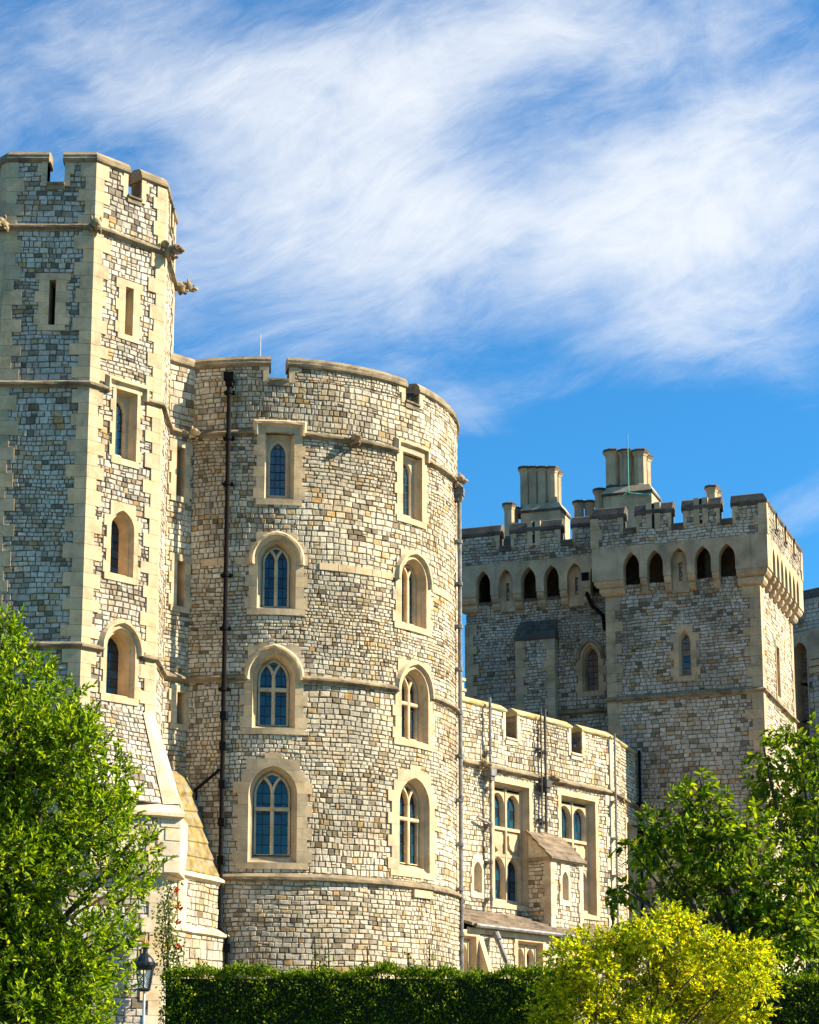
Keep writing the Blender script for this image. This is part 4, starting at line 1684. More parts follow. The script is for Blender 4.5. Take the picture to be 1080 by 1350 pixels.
def square_tower():
    a, L = Vector((3.407, 73.078)), 9.0
    t = Vector((math.cos(math.radians(20)), -math.sin(math.radians(20))))
    nrm = Vector((t.y, -t.x))
    cor = a + t * L
    FB = Flat(a + t * 3.70, cor)
    RT = Flat(cor, cor - nrm * 6.2)
    LS = Flat(a + t * 3.70 - nrm * 3.0, a + t * 3.70)
    base = Flat(a - t * 4 - nrm * 1.0, cor - nrm * 1.0)
    ul = base.uz(615.5, 870)[0]
    FL = Flat(base.a + base.t * ul, a + t * 3.70 - nrm * 1.0)
    LL = Flat(FL.a - nrm * 6, FL.a)
    T = thing('square_tower', (cor.x - 4, cor.y + 3, GZ(72)), 'grey square tower in shade with machicolated battlements and clustered chimneys', 'tower')
    ZB, S0, S, ZC, ZP, ZM, SILL, TOP = 3.5, 11.3, 15.9, 19.52, 20.05, 21.22, 21.86, 22.72
    o = .42
    bw = MB()
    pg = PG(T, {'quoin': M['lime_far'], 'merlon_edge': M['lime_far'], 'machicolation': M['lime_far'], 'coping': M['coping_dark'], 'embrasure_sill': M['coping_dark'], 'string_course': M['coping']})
    wm = (FB.uz(903.5, 862)[0], .21, 16.55, 17.75, 18.15)
    rs = (2.95, .30, 16.2, 18.0)
    CH, SWD = (.11, .15), (.13, .27)
    def voids(W, n, half, mg, zb_, za_, skip=()):
        pitch = (W.len - mg[0] - mg[1]) / n
        return [(mg[0] + pitch * (i + .5) - half - .03, mg[0] + pitch * (i + .5) + half + .03, zb_, za_) for i in range(n) if i not in skip]
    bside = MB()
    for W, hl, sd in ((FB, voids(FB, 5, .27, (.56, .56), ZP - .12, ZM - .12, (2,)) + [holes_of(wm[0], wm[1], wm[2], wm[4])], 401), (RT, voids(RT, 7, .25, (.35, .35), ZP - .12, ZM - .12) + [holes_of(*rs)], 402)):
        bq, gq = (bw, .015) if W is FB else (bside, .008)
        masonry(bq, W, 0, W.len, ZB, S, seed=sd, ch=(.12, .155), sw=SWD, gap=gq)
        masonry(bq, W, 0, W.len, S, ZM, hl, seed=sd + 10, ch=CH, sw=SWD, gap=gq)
    masonry(bw, LS, LS.len - 1.1, LS.len, ZB, ZM, seed=404)
    quoins(pg('quoin', 'a'), FB, 0, ZB, ZC, .50, .30, h=(.3, .42), mit=1, seed=411)
    quoins(pg('quoin', 'b'), FB, 1, ZB, ZC, .55, .34, h=(.3, .42), mit=1, seed=412)
    quoins(pg('quoin', 'b'), RT, 0, ZB, ZC, .45, .30, h=(.3, .42), mit=1, seed=413, phase=1)
    quoins(pg('quoin', 'c'), RT, 1, ZB, ZC, .45, .30, h=(.3, .42), mit=1, seed=414)
    quoins(pg('quoin', 'a'), LS, 1, ZB, ZC, .4, .28, h=(.3, .42), mit=1, seed=415)
    for W, m0, m1 in ((FB, 1, 1), (RT, 1, 1)):
        strip(pg('string_course', 1), W, [(0, S), (W.len, S)], STRING, 0, m0, m1)
        strip(pg('string_course', 0), W, [(0, S0), (W.len, S0)], STRING, 0, m0, m1)
    machicolation(pg('machicolation', 0), FB, 0, FB.len, 5, ZC, ZP, ZM, 20.98, .285, .56, .56, o, slits=(2,), m0=1, m1=1)
    machicolation(pg('machicolation', 0), RT, 0, RT.len, 7, ZC, ZP, ZM, 20.98, .25, .35, .35, o, m0=1, m1=1)
    FO, RO = FB.off(o - .03, o - .03, o - .03), RT.off(o - .03, o - .03, o - .03)
    gp = []
    for (p, q) in ((822, 839), (885.5, 901), (949.5, 966)):
        gp.append((FO.uz(p, 690)[0], FO.uz(q, 690)[0]))
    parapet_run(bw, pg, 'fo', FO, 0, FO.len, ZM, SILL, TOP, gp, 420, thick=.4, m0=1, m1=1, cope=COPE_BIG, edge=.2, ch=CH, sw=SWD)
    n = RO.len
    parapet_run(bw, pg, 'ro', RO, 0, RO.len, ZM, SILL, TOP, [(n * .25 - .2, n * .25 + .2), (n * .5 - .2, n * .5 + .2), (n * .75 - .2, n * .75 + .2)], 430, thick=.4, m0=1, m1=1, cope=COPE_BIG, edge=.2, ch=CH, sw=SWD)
    quoins(pg('quoin', 'd'), FO, 0, ZM, TOP - .36, .35, .22, mit=1, seed=441)
    quoins(pg('quoin', 'e'), FO, 1, ZM, TOP - .36, .42, .26, mit=1, seed=442)
    quoins(pg('quoin', 'e'), RO, 0, ZM, TOP - .36, .35, .24, mit=1, seed=443)
    quoins(pg('quoin', 'f'), RO, 1, ZM, TOP - .36, .35, .24, mit=1, seed=444)
    LO = Flat(FO.a - nrm * 2.6, FO.a)
    masonry(bw, LO, 0, LO.len, ZM, TOP - .3, seed=445)
    box(pg('machicolation', 0), LO, LO.len - .35, LO.len, ZP, ZM, -.1, .03, 0)
    box(bw, LO, 0, LO.len - .02, ZM, TOP - .3, -.4, -.005, 1)
    # recessed left half
    wl = (FL.uz(779, 870)[0], .30, FL.uz(779, 912)[1], FL.uz(779, 868)[1], FL.uz(779, 850)[1])
    zo = FL.uz(660, 755)[1] - 20.98           # arches of the left half sit at their own level
    masonry(bw, FL, 0, FL.len, ZB, ZM + .4, voids(FL, 6, .26, (.34, .05), ZP + zo - .12, ZM + zo - .12, (1, 4)) + [holes_of(wl[0], wl[1], wl[2], wl[4])], seed=451, ch=(.11, .155), sw=SWD)
    masonry(bw, LL, LL.len - 3, LL.len, ZB, ZM, seed=452)
    box(bw, LL, LL.len - 3, LL.len, ZB, ZM + .3, -.35, -.01, 1)
    quoins(pg('quoin', 'g'), FL, 0, ZB, ZC - .3, .42, .26, h=(.3, .42), mit=1, seed=453)
    machicolation(pg('machicolation', 1), FL, 0, FL.len, 6, ZC + zo, ZP + zo, ZM + zo, 20.98 + zo, .275, .34, .05, o, slits=(1, 4), m0=1, m1=0)
    strip(pg('string_course', 2), FL, [(0, S - .15), (FL.len, S - .15)], STRING, 0, 1, 0)
    FLO = FL.off(o - .03, o - .03, 0)
    zs_, zt_ = SILL + zo, TOP + zo
    gp = []
    for (p, q) in ((659, 674), (739.5, 755)):
        gp.append((FLO.uz(p, 715)[0], FLO.uz(q, 715)[0]))
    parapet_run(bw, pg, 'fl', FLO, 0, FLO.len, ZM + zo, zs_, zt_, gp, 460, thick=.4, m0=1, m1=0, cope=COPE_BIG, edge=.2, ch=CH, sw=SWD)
    # solid body
    inn = 1.8
    prism(bw, [tuple(FB.a - nrm * inn + t * inn), tuple(cor - nrm * inn - t * inn), tuple(RT.b + nrm * inn - t * inn), tuple(FB.a - nrm * 5.8)], ZB, SILL - .2, 1)
    prism(bw, [tuple(FL.a - nrm * inn + t * inn), tuple(FL.b - nrm * inn), tuple(FL.b - nrm * 5.5), tuple(FL.a - nrm * 5.5 + t * inn)], ZB, zs_ - .2, 1)
    prism(bw, [tuple(FB.a - nrm * .1 + t * .1), tuple(cor - nrm * .1 - t * .1), tuple(RT.b + nrm * .1 - t * .1), tuple(FB.a - nrm * 6.0 + t * .1)], ZM + .30, ZM + .46, 1)
    prism(bw, [tuple(FL.a - nrm * .1 + t * .1), tuple(FL.b - nrm * .1), tuple(FL.b - nrm * 5.5), tuple(FL.a - nrm * 5.5 + t * .1)], ZM + zo + .30, ZM + zo + .46, 1)
    box(bw, RT, 0.6, RT.len - .1, ZB, ZM, -1.95, -1.75, 1)
    box(bw, FB, .03, FB.len - .03, ZB, ZM + .3, -1.95, -1.72, 1)
    box(bw, FL, .03, FL.len + .5, ZB, ZM + .3, -1.95, -1.72, 1)
    # pilaster chimney breast with a sloped cap
    u0, u1 = FL.uz(687, 880)[0], FL.uz(735, 880)[0]
    zc1, zc0 = FL.uz(710, 818)[1], FL.uz(710, 843)[1]
    PB = FL.off(.45)
    PBw = Flat(PB.a + PB.t * u0, PB.a + PB.t * u1)
    PBl = Flat(FL.a + FL.t * u0, PBw.a)
    PBr = Flat(PBw.b, FL.a + FL.t * u1)
    masonry(bw, PBw, 0, PBw.len, ZB, zc0, seed=471, ch=CH, sw=SWD)
    for V in (PBl, PBr):
        box(bw, V, 0, V.len, ZB, zc0, -.05, 0, 1)
    quoins(pg('quoin', 'h'), PBw, 0, ZB, zc0, .34, .24, mit=1, seed=472)
    quoins(pg('quoin', 'i'), PBw, 1, ZB, zc0, .34, .24, mit=1, seed=473)
    quoins(pg('quoin', 'i'), PBr, 0, ZB, zc0, .4, .3, mit=1, seed=474)
    quoins(pg('quoin', 'h'), PBl, 1, ZB, zc0, .4, .3, mit=1, seed=475)
    pc = MB()
    A = [FL.p(u0 - .08, zc0, .53), FL.p(u1 + .08, zc0, .53), FL.p(u1 + .0, zc1, .02), FL.p(u0 - .0, zc1, .02)]
    pc.face(A)
    b0, b1 = FL.p(u0 - .08, zc0, 0), FL.p(u1 + .08, zc0, 0)
    pc.face([A[0], A[3], b0])
    pc.face([A[1], b1, A[2]])
    pc.face([A[0], b0, b1, A[1]])
    box(pc, PBw, -.09, PBw.len + .09, zc0 - .12, zc0, -.45, .09)
    pc.build('breast_cap', M['coping_dark'], T)
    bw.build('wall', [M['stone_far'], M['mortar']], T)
    bside.build('side_wall', [M['stone_wing'], M['mortar']], T)  # paler stone than the front: sunlit brightness put into this face's colour
    pg.build()
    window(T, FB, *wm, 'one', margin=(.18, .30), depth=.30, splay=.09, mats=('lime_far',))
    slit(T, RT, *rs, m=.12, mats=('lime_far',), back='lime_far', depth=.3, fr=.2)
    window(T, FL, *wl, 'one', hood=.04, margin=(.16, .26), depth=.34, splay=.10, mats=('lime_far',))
    # cross slits in the merlons
    for px, V in ((862, FO), (925, FO), (704, FLO)):
        u = V.uz(px, 700)[0]
        z = (SILL + .42) if V is FO else (zs_ + .40)
        sb = MB()
        for sg in (-1, 1):
            box(sb, V, u + sg * .15 - .10, u + sg * .15 + .10, z - .52, z + .40, -.05, .055)
        box(sb, V, u - .05, u + .05, z - .50, z + .38, -.04, .03, 1)
        sb.build('merlon_slit', [M['lime_far'], M['dark_void']], T)
    # pipe out of the end arch
    pb = MB()
    u = FL.uz(776, 770)[0]
    z = FL.uz(776, 762)[1]
    tube(pb, [FL.p(u, z, .30), FL.p(u + .03, z - .7, .30), FL.p(u + .20, z - 1.1, .25), FL.p(u + .55, z - 1.45, .2), FL.p(u + .62, z - 2.0, .2)], .07, 8)
    box(pb, FL, u - .13, u + .13, z - .2, z + .1, .1, .45)
    pb.build('drainpipe', M['pipe'], T)
    # lower windows glimpsed under the tree
    for px in (852, 905):
        u = FB.uz(px, 1180)[0]
        window(T, FB, u, .26, FB.uz(px, 1212)[1], FB.uz(px, 1172)[1], FB.uz(px, 1158)[1], 'one', margin=(.35, .5), depth=.2, splay=.08, mats=('lime_pale',))
    # ---- chimneys on the roof
    def shaft(b, x, y, z0, z1, r, n=8, cap=.28, rot=.39):
        def ring(rr, z):
            return [(x + rr * math.cos(rot + 2 * math.pi * i / n), y + rr * math.sin(rot + 2 * math.pi * i / n), z) for i in range(n)]
        prof = [(r * 1.45, z0), (r * 1.45, z0 + .12), (r * 1.05, z0 + .40), (r, z0 + .45), (r, z1 - cap), (r * 1.12, z1 - cap * .85), (r * 1.12, z1 - cap * .7), (r * 1.42, z1 - cap * .40), (r * 1.46, z1 - cap * .12), (r * 1.25, z1), (r * .7, z1)]
        b.island()
        rs_ = [ring(q, z) for q, z in prof]
        for p, q in zip(rs_, rs_[1:]):
            for i in range(n):
                b.face([p[i], p[(i + 1) % n], q[(i + 1) % n], q[i]], 1 if (p[0][2] > z1 - cap * .42 or q[0][2] < z0 + .42) else 0)
        b.face([(x + .3 * r * math.cos(2 * math.pi * i / n), y + .3 * r * math.sin(2 * math.pi * i / n), z1 - .05) for i in range(n)], 1)
        b.face(rs_[-1], 1)

    def stack(pxs, py_top, py_bot, Y, r, base=None, rows=1, step=.0):
        b = MB()
        for i, px in enumerate(pxs):
            for k in range(rows):
                y = Y - .30 * 0 - step * i + k * r * 2.7
                p0, p1 = at(px, py_bot, Y - step * i), at(px, py_top, Y - step * i)
                shaft(b, p0.x + k * r * .9, y, p0.z, p1.z, r)
        ch = b.build('chimney', [M['lime_far'], M['coping_dark']], T)
        if base:
            l, rr, bt, bb = base
            P0, P1 = at(l, bt, Y), at(rr, bt, Y)
            zb_ = at(l, bb, Y).z
            wdt = (P1 - P0).length
            q = Vector((P0.x, P0.y)) - Vector((0, .35))
            w2 = Vector((math.cos(math.radians(20)), -math.sin(math.radians(20))))
            Wb = Flat(q, q + w2 * wdt / math.cos(math.radians(14)))
            bb_ = MB()
            zt = P0.z
            box(bb_, Wb, 0, Wb.len, zb_, zt - .25, -1.3, 0)
            bb_.island()
            lo = [Wb.p(-.05, zt - .25, .05), Wb.p(Wb.len + .05, zt - .25, .05), Wb.p(Wb.len + .05, zt - .25, -1.35), Wb.p(-.05, zt - .25, -1.35)]
            l2 = [(x, y, z + .09) for x, y, z in lo]
            hi = [Wb.p(.12, zt + .12, -.15), Wb.p(Wb.len - .12, zt + .12, -.15), Wb.p(Wb.len - .12, zt + .12, -1.15), Wb.p(.12, zt + .12, -1.15)]
            for i in range(4):
                j = (i + 1) % 4
                bb_.face([lo[i], lo[j], l2[j], l2[i]], 1)
                bb_.face([l2[i], l2[j], hi[j], hi[i]], 0)
            bb_.face(hi, 1)
            bb_.face(lo[::-1], 1)
            bb_.build('chimney_base', [M['lime_far'], M['coping_dark']], ch)
        return ch
    stack([693, 704, 716, 729], 616, 683, 77.0, .20, (686, 738, 672, 725), rows=2, step=.12)
    stack([672], 664, 722, 76.5, .20, rows=2)
    stack([764, 778], 661, 705, 76.5, .19)
    stack([792], 645, 705, 76.0, .20)
    stack([808, 826, 845], 594, 655, 75.5, .25, (794, 857, 650, 720), rows=2, step=.15)
    stack([940], 641, 690, 74.5, .20, rows=2)
    b = MB()
    p = at(829, 650, 74.6)
    tube(b, [p, (p.x, p.y, zat(829, 572, 74.6))], .022, 6)
    tube(b, [(p.x, p.y, p.z + .1), (p.x - .25, p.y, p.z - .15)], .03, 6)
    tube(b, [(p.x, p.y, p.z + .0), (p.x + .75, p.y - .1, p.z - .10)], .03, 6)
    b.build('lightning_rod', M['copper'], T)


square_tower()


def rear_tower():
    Y = 86.0
    p0, p1 = at(1025, 850, Y + 1), at(1245, 850, Y - 5.0)
    W = Flat((p0.x, p0.y), (p1.x, p1.y))
    T = thing('rear_tower', (p1.x - 2, p1.y + 2, 3.6), 'dark stone tower with one tall pointed recess, cut off by the right picture edge', 'tower')
    z = lambda y: W.uz(1065, y)[1]
    bw, bl, bc = MB(), MB(), MB()
    uc = W.uz(1056, 880)[0]
    hw = .36
    ZT, ZB1, ZB0 = z(780), z(832), z(872)
    hl = [(uc - hw, uc + hw, z(1040), z(845))]
    masonry(bw, W, 0, W.len, 3.4, ZT - .3, hl, seed=501, ch=(.16, .21), sw=(.18, .34))
    box(bw, W, 0, W.len, 3.5, z(1000), -3, -.9, 1)
    box(bw, W, 0, W.len, z(1000), ZT - .3, -3, -.7, 1)
    masonry(bw, W, uc - .6, uc + .6, z(1040), z(840), seed=502, d=-.62, ch=(.16, .21), sw=(.18, .34))
    strip(bc, W, [(0, ZT - .3), (W.len, ZT - .3)], COPE_BIG)
    inn = lambda q: 0.0 if q > z(845) else arch_half(hw, .5, z(845) - .5, q)
    o = arch_outline(hw, .5, z(1040), z(845) - .5)
    plate(bl, W, uc, [(z(1040), ZB0, hw + .04), (ZB0, ZB1, hw + .3)], inn, [q[1] for q in o], .05)
    loft(bl, W, uc, [(o, .05), (o, -.6)])
    box(bl, W, uc + hw + .3, W.len, ZB0 - .0, ZB1, -.02, .25)
    for k in range(2):
        box(bl, W, uc + hw + .12, W.len, ZB0 - .28 * (k + 1), ZB0 - .28 * k - .03, -.02, .2 - .08 * k)
    bw.build('wall', [M['stone_far'], M['mortar']], T)
    bl.build('recess_surround', M['lime_far'], T)
    bc.build('coping', M['coping_dark'], T)
    drainpipe(T, W, [(uc + .05, z(860)), (uc + .05, z(1030))], .05, [(uc + .05, z(900)), (uc + .05, z(950))], d=-.45)


rear_tower()

# floodlights standing in two embrasures
def floodlight(px, py, Y, label):
    p = at(px, py, Y)
    T = thing('floodlight', p, label, 'floodlight', 'small floodlights in the embrasures')
    b = MB()
    W = Flat((p.x - .2, p.y), (p.x + .2, p.y))
    box(b, W, .12, .28, p.z + .05, p.z + .15, -.06, .06)
    box(b, W, .10, .30, p.z + .13, p.z + .165, -.07, .09)
    b.build('lamp_head', M['iron'], T)
    s = MB()
    box(s, W, .17, .23, p.z, p.z + .05, -.05, .05)
    s.build('bracket', M['pipe_pale'], T)


_R = Cyl((-4.18, 60.0), 5.555)
q = _R.p(4.9, 0, -.25)
_k = q[1]
floodlight(541, 527, _k, 'small dark floodlight in the right embrasure of the round tower')
_q = WG.uz(759, 985)
floodlight(758, 984, WG.p(_q[0], 0, -.1)[1], 'small floodlight in the embrasure of the low sunlit wing')


# ------------------------------------------------------------------ plants
def leaf_mesh(name, P, D, N, ln, wd, mat, parent, fold=.18, curl=.12):
    """P base points, D leaf directions, N leaf normals (n x 3 arrays); every leaf is two folded halves"""
    n = len(P)
    S = np.cross(D, N)
    S /= np.linalg.norm(S, axis=1, keepdims=True) + 1e-9
    U = np.cross(S, D)
    ln = ln[:, None]
    wd = wd[:, None]
    v = np.empty((n, 6, 3))
    v[:, 0] = P
    v[:, 1] = P + D * ln * .34 - S * wd * .5 + U * wd * fold
    v[:, 2] = P + D * ln * .70 - S * wd * .40 + U * (wd * fold - ln * curl * .5)
    v[:, 3] = P + D * ln - U * ln * curl
    v[:, 4] = P + D * ln * .70 + S * wd * .40 + U * (wd * fold - ln * curl * .5)
    v[:, 5] = P + D * ln * .34 + S * wd * .5 + U * wd * fold
    base = np.arange(n)[:, None] * 6
    f = np.concatenate([base + np.array([[0, 1, 2, 3]]), base + np.array([[0, 3, 4, 5]])], axis=1).reshape(-1)
    me = bpy.data.meshes.new(name)
    me.vertices.add(n * 6)
    me.vertices.foreach_set('co', v.reshape(-1))
    me.loops.add(n * 8)
    me.loops.foreach_set('vertex_index', f.astype(np.int32))
    me.polygons.add(n * 2)
    me.polygons.foreach_set('loop_start', np.arange(n * 2, dtype=np.int32) * 4)
    me.materials.append(mat)
    me.update(calc_edges=True)
    me.validate()
    return link(name, me, parent)


def unit(a):
    return a / (np.linalg.norm(a, axis=-1, keepdims=True) + 1e-9)


def sprays(rs, blobs, per, leaves, slen, llen, lwid, droop=0.0, up=.5, shell=.45, squash=.85):
    """blobs: (centre, radius). Returns leaf arrays plus the spray roots for the twigs"""
    P, D, N, L, Wd, tw = [], [], [], [], [], []
    for (c, r) in blobs:
        c = np.array(c)
        k = max(6, int(per * r * r))
        dirs = unit(rs.normal(size=(k, 3)))
        rad = r * (shell + (1 - shell) * rs.random(k) ** .6)[:, None]
        rad *= rs.uniform(.75, 1.12, (k, 1))
        root = c + dirs * rad * np.array([1, 1, squash])
        ax = unit(dirs * .9 + np.array([0, 0, up]) + rs.normal(size=(k, 3)) * .45)
        sl = slen * rs.uniform(.6, 1.25, k)
        tw.append((root, root + ax * sl[:, None]))
        for i in range(leaves):
            f = (i + .5) / leaves
            base = root + ax * (sl * f)[:, None]
            base[:, 2] -= droop * f * f * sl
            rv = unit(rs.normal(size=(k, 3)))
            side = unit(np.cross(ax, rv))
            spread = .95 - .55 * f
            d = unit(ax * (.35 + .8 * f) + side * spread + np.array([0, 0, -droop]) * .8)
            nn = unit(np.array([0, 0, 1.0]) + dirs * .35 + rs.normal(size=(k, 3)) * .55)
            P.append(base)
            D.append(d)
            N.append(nn)
            s = rs.uniform(.65, 1.2, k) * (1 - .25 * f)
            L.append(llen * s)
            Wd.append(lwid * s)
    return [np.concatenate(x) for x in (P, D, N, L, Wd)], tw


def plant(name, label, cat, blobs_px, Y, ydepth, trunk_px, trunk_r, mat, per, leaves, slen, llen, lwid, seed, droop=0.0, up=.5, shell=.45, group=None, limb_r=.05, squash=.85):
    rs = np.random.default_rng(seed)
    R = random.Random(seed)
    base = at(trunk_px, 1300, Y)
    z0 = GZ(Y) - .1
    T = thing(name, (base.x, Y, z0), label, cat, group)
    blobs = []
    for (px, py, r) in blobs_px:
        m = Y / 2800 / .98
        for k in range(2 if r > 45 else 1):
            y = Y + R.uniform(-1, 1) * ydepth
            p = at(px + R.uniform(-.2, .2) * r * k, py + R.uniform(-.2, .2) * r * k, y)
            blobs.append(((p.x, p.y, p.z), r * m * (1 if k == 0 else .9)))
    (P, D, N, L, Wd), tw = sprays(rs, blobs, per, leaves, slen, llen, lwid, droop, up, shell, squash)
    leaf_mesh('crown', P, D, N, L, Wd, M[mat], T)
    b = MB()
    top = Vector((base.x, Y, z0 + (sum(c[2] for c, r in blobs) / len(blobs) - z0) * .45))
    tube(b, [(base.x, Y, z0), (base.x + .08, Y, z0 + (top.z - z0) * .5), top], [trunk_r, trunk_r * .8, trunk_r * .62], 9)
    for (c, r) in blobs:
        c = Vector(c)
        st = Vector((base.x, Y, z0)).lerp(top, R.uniform(.55, 1.0))
        mid = st.lerp(c, .5) + Vector((R.uniform(-.15, .15), R.uniform(-.15, .15), R.uniform(-.05, .3)))
        tube(b, [st, mid, c, c + (c - mid).normalized() * r * .6], [limb_r, limb_r * .65, limb_r * .4, limb_r * .12], 6, cap=False)
    for (r0, r1) in tw:
        for i in range(0, len(r0), 2):
            tube(b, [r0[i], r1[i]], [.006, .003], 3, cap=False)
    b.build('trunk', M['bark'], T)
    return T


plant('bay_tree', 'bright green small-leaved tree crowding the foot of the octagonal turret', 'tree',
      [(0, 835, 30), (14, 870, 34), (35, 905, 40), (78, 935, 34), (100, 955, 22), (20, 985, 76), (92, 990, 48), (-60, 990, 110), (140, 1030, 34), (158, 1060, 26), (60, 1070, 76), (128, 1090, 46), (168, 1118, 30), (190, 1150, 20), (175, 1175, 22),
       (10, 1150, 80), (140, 1160, 34), (75, 1165, 36), (-60, 1150, 120), (110, 1240, 40), (148, 1228, 26), (160, 1245, 16), (20, 1260, 80), (85, 1300, 55), (130, 1290, 38), (-50, 1300, 110), (60, 1350, 70), (120, 1345, 34), (20, 1370, 80)],
      30.0, .9, -40, .16, 'leaf_bay', 400, 12, .27, .112, .044, 11, up=.55, shell=.5)

plant('walnut_tree', 'dark green broad-leaved tree spreading in front of the dark tower', 'tree',
      [(858, 1108, 28), (885, 1088, 34), (928, 1072, 40), (925, 1036, 18), (905, 1050, 16), (882, 1138, 36), (945, 1110, 46), (985, 1092, 34), (838, 1128, 18), (818, 1172, 11), (836, 1178, 12), (805, 1180, 8),
       (918, 1160, 44), (968, 1165, 46), (890, 1185, 26), (1018, 1165, 44), (1060, 1140, 40), (975, 1225, 42), (1028, 1225, 46), (1075, 1215, 48), (1000, 1265, 34), (1050, 1270, 40), (955, 1258, 30), (1020, 1120, 26)],
      44.0, 1.2, 985, .16, 'leaf_tree', 128, 9, .36, .20, .095, 12, droop=.45, up=.15, shell=.45, squash=.7)

plant('young_walnut_tree', 'taller loose broad-leaved tree at the right picture edge, bright wall showing through', 'tree',
      [(1055, 975, 32), (1030, 1000, 36), (1075, 1000, 40), (1008, 990, 15), (1015, 1030, 26), (1050, 1040, 44), (1085, 1050, 44), (1070, 1095, 42), (1030, 1078, 30), (1095, 1110, 50), (1100, 1180, 60)],
      47.5, .9, 1085, .13, 'leaf_tree', 105, 9, .36, .20, .095, 13, droop=.45, up=.15, shell=.45, squash=.7)

plant('golden_shrub', 'golden yellow small-leaved shrub in front of the hedge', 'shrub',
      [(748, 1262, 24), (775, 1243, 26), (812, 1258, 30), (822, 1236, 24), (852, 1228, 28), (884, 1211, 22), (912, 1226, 26), (888, 1252, 32), (945, 1254, 28), (982, 1256, 24), (1008, 1270, 18), (966, 1280, 28), (845, 1276, 34),
       (782, 1286, 34), (740, 1306, 26), (728, 1338, 24), (905, 1292, 36), (988, 1296, 24), (950, 1318, 34), (868, 1316, 40), (808, 1326, 38), (770, 1340, 34), (910, 1345, 40), (980, 1335, 28), (850, 1362, 46), (740, 1366, 30), (1004, 1300, 14)],
      32.0, .75, 860, .09, 'leaf_gold', 1000, 12, .21, .076, .038, 14, droop=.12, up=.15, shell=.42, limb_r=.016, squash=.6)


def hedge(name, label, x0, x1, Y, ztop, depth, seed):
    rs = np.random.default_rng(seed)
    z0 = GZ(Y)
    T = thing(name, ((x0 + x1) / 2, Y, z0), label, 'hedge')
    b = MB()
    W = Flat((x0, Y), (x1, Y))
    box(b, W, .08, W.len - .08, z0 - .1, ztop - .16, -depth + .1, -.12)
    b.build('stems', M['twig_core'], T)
    L = x1 - x0
    h = ztop - z0
    nf, ntop = int(L * 1.9 * 1500), int(L * depth * 1500)
    xs = rs.uniform(x0, x1, nf)
    wob = lambda x: .05 * np.sin(x * 2.1 + seed) + .03 * np.sin(x * 11.3) + .035 * np.sin(x * 5.3 + 1.7 * seed)
    zs = ztop - np.abs(rs.uniform(0, 1.9, nf))
    ys = Y + .05 * np.sin(xs * 9 + 3 * np.sin(zs * 6)) + np.abs(rs.normal(0, .09, nf)) + .12 * np.clip(1 - (ztop - zs) / .25, 0, 1) - .03 * np.sin(xs * 4)
    Pf = np.stack([xs, ys, zs + wob(xs) * .5], 1)
    Df = unit(np.array([0, -.55, .5]) + rs.normal(size=(nf, 3)) * .6)
    xt = rs.uniform(x0, x1, ntop)
    yt = Y + rs.uniform(0, depth, ntop)
    zt = ztop + wob(xt) + rs.normal(0, .035, ntop) + np.where(rs.random(ntop) < .08, rs.uniform(0, .20, ntop) ** 1.3, 0)
    Pt = np.stack([xt, yt, zt - .05], 1)
    Dt = unit(np.array([0, -.1, .9]) + rs.normal(size=(ntop, 3)) * .55)
    P, D = np.concatenate([Pf, Pt]), np.concatenate([Df, Dt])
    n = len(P)
    N = unit(np.cross(D, rs.normal(size=(n, 3))) + np.array([0, -.2, .5]))
    Ln = rs.uniform(.034, .075, n)
    # upright shoots standing out of the clipped top
    leaf_mesh('foliage', P, D, N, Ln, Ln * .55, M['leaf_hedge'], T)


xl, xr = at(212, 1290, 39.0).x, at(760, 1290, 39.0).x
hedge('clipped_hedge', 'long clipped dark green hedge below the round tower', xl, xr, 39.0, at(450, 1281, 39.6).z, 1.3, 21)
xl, xr = at(955, 1290, 36.0).x, at(1180, 1290, 36.0).x
hedge('corner_hedge', 'clipped hedge at the right edge behind the golden shrub', xl, xr, 36.5, at(1040, 1286, 37).z, 1.3, 22)


def climber(name, label, cat, paths, Y, seed, mat='leaf_rose', spread=.12, leaf=.07, per=26, flowers=()):
    rs = np.random.default_rng(seed)
    p0 = at(*paths[0][0], Y)
    T = thing(name, (p0.x, Y, GZ(Y)), label, cat)
    b = MB()
    P = []
    for pts in paths:
        q = [at(px, py, Y) for px, py in pts]
        tube(b, q, .014, 5)
        for a, c in zip(q, q[1:]):
            n = max(3, int((c - a).length * per))
            f = rs.random(n)[:, None]
            P.append(np.array(a)[None] * (1 - f) + np.array(c)[None] * f + rs.normal(size=(n, 3)) * spread * np.array([1, .5, .7]))
    P = np.concatenate(P)
    n = len(P)
    D = unit(rs.normal(size=(n, 3)) + np.array([.1, -.4, .1]))
    N = unit(rs.normal(size=(n, 3)) * .5 + np.array([.2, -.6, .6]))
    L = leaf * rs.uniform(.6, 1.25, n)
    leaf_mesh('foliage', P, D, N, L, L * .55, M[mat], T)
    b.build('stem', M['bark'], T)
    for (px, py) in flowers:
        c = np.array(at(px, py, Y - .1))
        k = 16
        d = unit(rs.normal(size=(k, 3)))
        leaf_mesh('rose_bloom', c + d * .02, d, unit(rs.normal(size=(k, 3))), np.full(k, .075), np.full(k, .06), M['petal'], T)


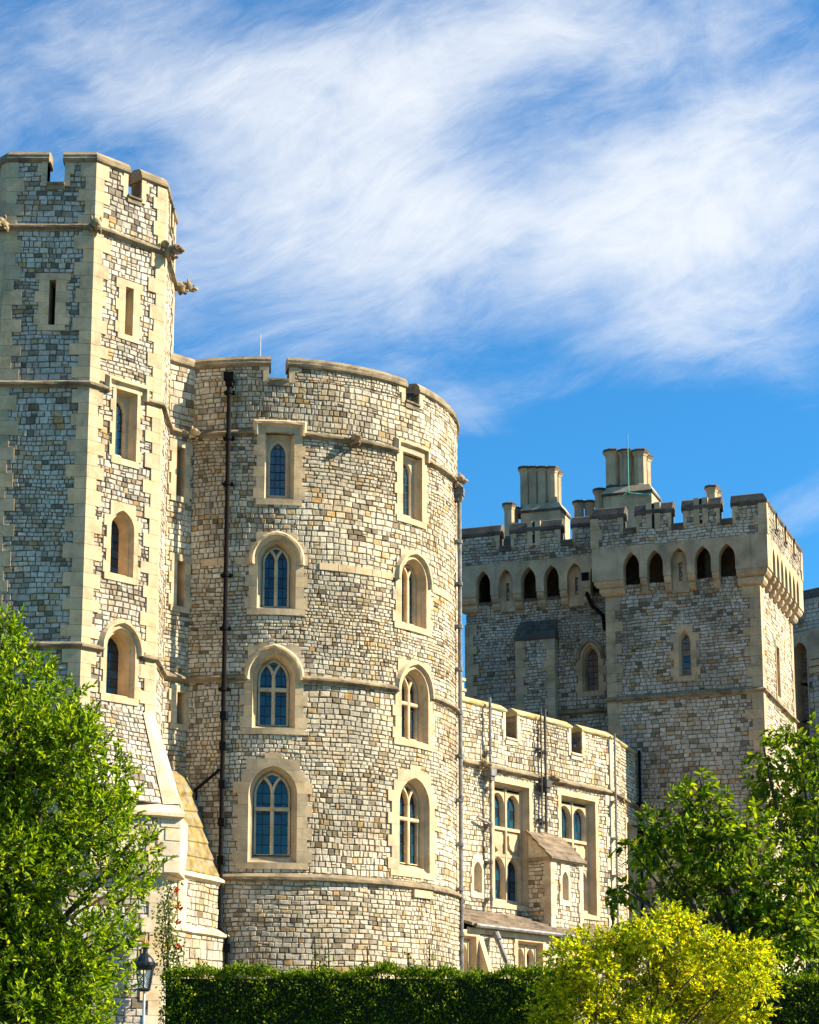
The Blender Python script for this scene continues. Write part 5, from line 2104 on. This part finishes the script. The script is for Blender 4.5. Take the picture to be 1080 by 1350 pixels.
climber('climbing_rose', 'climbing rose with a few red blooms against the low sunlit wall', 'rose',
        [[(222, 1300), (220, 1240), (216, 1200), (226, 1165)], [(226, 1295), (230, 1255), (223, 1215), (221, 1180)], [(232, 1290), (236, 1262), (229, 1245)], [(218, 1290), (214, 1250), (222, 1190)]],
        51.0, 31, per=150, spread=.14, leaf=.085, flowers=((232, 1173), (237, 1196), (235, 1215), (234, 1248)))
for i, (px, y1, lab) in enumerate(((415, 1234, 'tallest thin shoot rising above the hedge, middle of the round tower'), (433, 1242, 'thin shoot just right of the tallest one above the hedge'),
                                   (484, 1248, 'thin leafy shoot above the hedge, below the gargoyle'), (538, 1256, 'short leafy shoot above the hedge, left of the edge pipe'), (566, 1246, 'slim shoot above the hedge nearest the edge pipe'),
                                   (262, 1262, 'bushy shoot above the left end of the hedge'))):
    climber('hedge_shoot', lab, 'shoot', [[(px, 1300), (px + 1, (1300 + y1) // 2), (px, y1)]], 39.9, 50 + i, mat='leaf_hedge', spread=.05, leaf=.06, per=60)


# ------------------------------------------------------------------ street lantern by the turret
def lantern():
    Y = 45.5
    p = at(191, 1275, Y)
    x, y = p.x, Y
    zf = lambda py: at(191, py, Y).z
    T = thing('street_lamp', (x, y, GZ(Y)), 'black glazed lantern with gilded crown finial on a slim post', 'street lamp')
    zb, zt, ze, zr = zf(1304), zf(1277), zf(1273), zf(1257)
    b = MB()
    tube(b, [(x, y, GZ(Y) - .1), (x, y, GZ(Y) + .5)], .07, 10)
    tube(b, [(x, y, GZ(Y) + .5), (x, y, zb)], [.032, .026], 10)
    b.build('post', M['white_metal'], T)

    def ring(r, z, n=6):
        return [(x + r * math.cos(math.pi / 6 + 2 * math.pi * i / n), y + r * math.sin(math.pi / 6 + 2 * math.pi * i / n), z) for i in range(n)]
    f = MB()
    rb, rt = .125, .20
    B, Tt = ring(rb, zb), ring(rt, zt)
    for i in range(6):
        tube(f, [B[i], Tt[i]], .014, 5)
        tube(f, [B[i], B[(i + 1) % 6]], .018, 5)
        tube(f, [Tt[i], Tt[(i + 1) % 6]], .018, 5)
    prof = [(.10, zb - .05), (rb + .02, zb - .01), (rb + .02, zb + .015), (.0, zb + .015)]
    f.island()
    for (r0, z0), (r1, z1) in zip(prof, prof[1:]):
        a, c = ring(max(r0, .001), z0), ring(max(r1, .001), z1)
        for i in range(6):
            f.face([a[i], a[(i + 1) % 6], c[(i + 1) % 6], c[i]])
    f.build('lantern_frame', M['iron'], T)
    g = MB()
    a, c = ring(rb - .004, zb + .02), ring(rt - .006, zt)
    for i in range(6):
        g.face([a[i], a[(i + 1) % 6], c[(i + 1) % 6], c[i]])
    g.build('lantern_panes', M['lamp_glass'], T)
    m = MB()
    tube(m, [(x, y, zb + .02), (x, y, zb + .16)], .03, 8)
    tube(m, [(x, y, zb + .16), (x, y, zb + .30)], [.04, .012], 8)
    m.build('burner', M['white_metal'], T)
    r = MB()
    prof = [(rt + .0, zt - .01), (rt + .05, ze), (rt + .05, ze + .05), (rt + .02, ze + .07), (.17, zr - .10), (.10, zr - .03), (.07, zr), (.055, zr + .02), (.055, zr + .09), (.085, zr + .105), (.085, zr + .13), (.02, zr + .14)]
    n = 16
    r.island()
    for (r0, z0), (r1, z1) in zip(prof, prof[1:]):
        a, c = ring(r0, z0, n), ring(r1, z1, n)
        for i in range(n):
            r.face([a[i], a[(i + 1) % n], c[(i + 1) % n], c[i]])
    for i in range(12):
        q = ring(rt + .055, ze + .025, 12)[i]
        tube(r, [(q[0], q[1], q[2] - .02), (q[0], q[1], q[2] + .03)], .012, 5)
    r.build('lantern_roof', M['iron'], T)
    k = MB()
    z = zr + .135
    for i in range(8):
        an = 2 * math.pi * i / 8
        tube(k, [(x + .055 * math.cos(an), y + .055 * math.sin(an), z), (x + .075 * math.cos(an), y + .075 * math.sin(an), z + .09), (x + .02 * math.cos(an), y + .02 * math.sin(an), z + .17)], [.012, .012, .01], 5)
    tube(k, [(x, y, z - .01), (x, y, z + .02)], .065, 10)
    tube(k, [(x, y, z + .16), (x, y, z + .25)], [.024, .01], 6)
    tube(k, [(x - .03, y, z + .21), (x + .03, y, z + .21)], .01, 5)
    kr = k.build('crown_finial', M['gold'], T)
    v = MB()
    tube(v, [(x, y, z), (x, y, z + .10)], [.045, .03], 8)
    v.build('velvet_cap', M['red'], kr)


lantern()
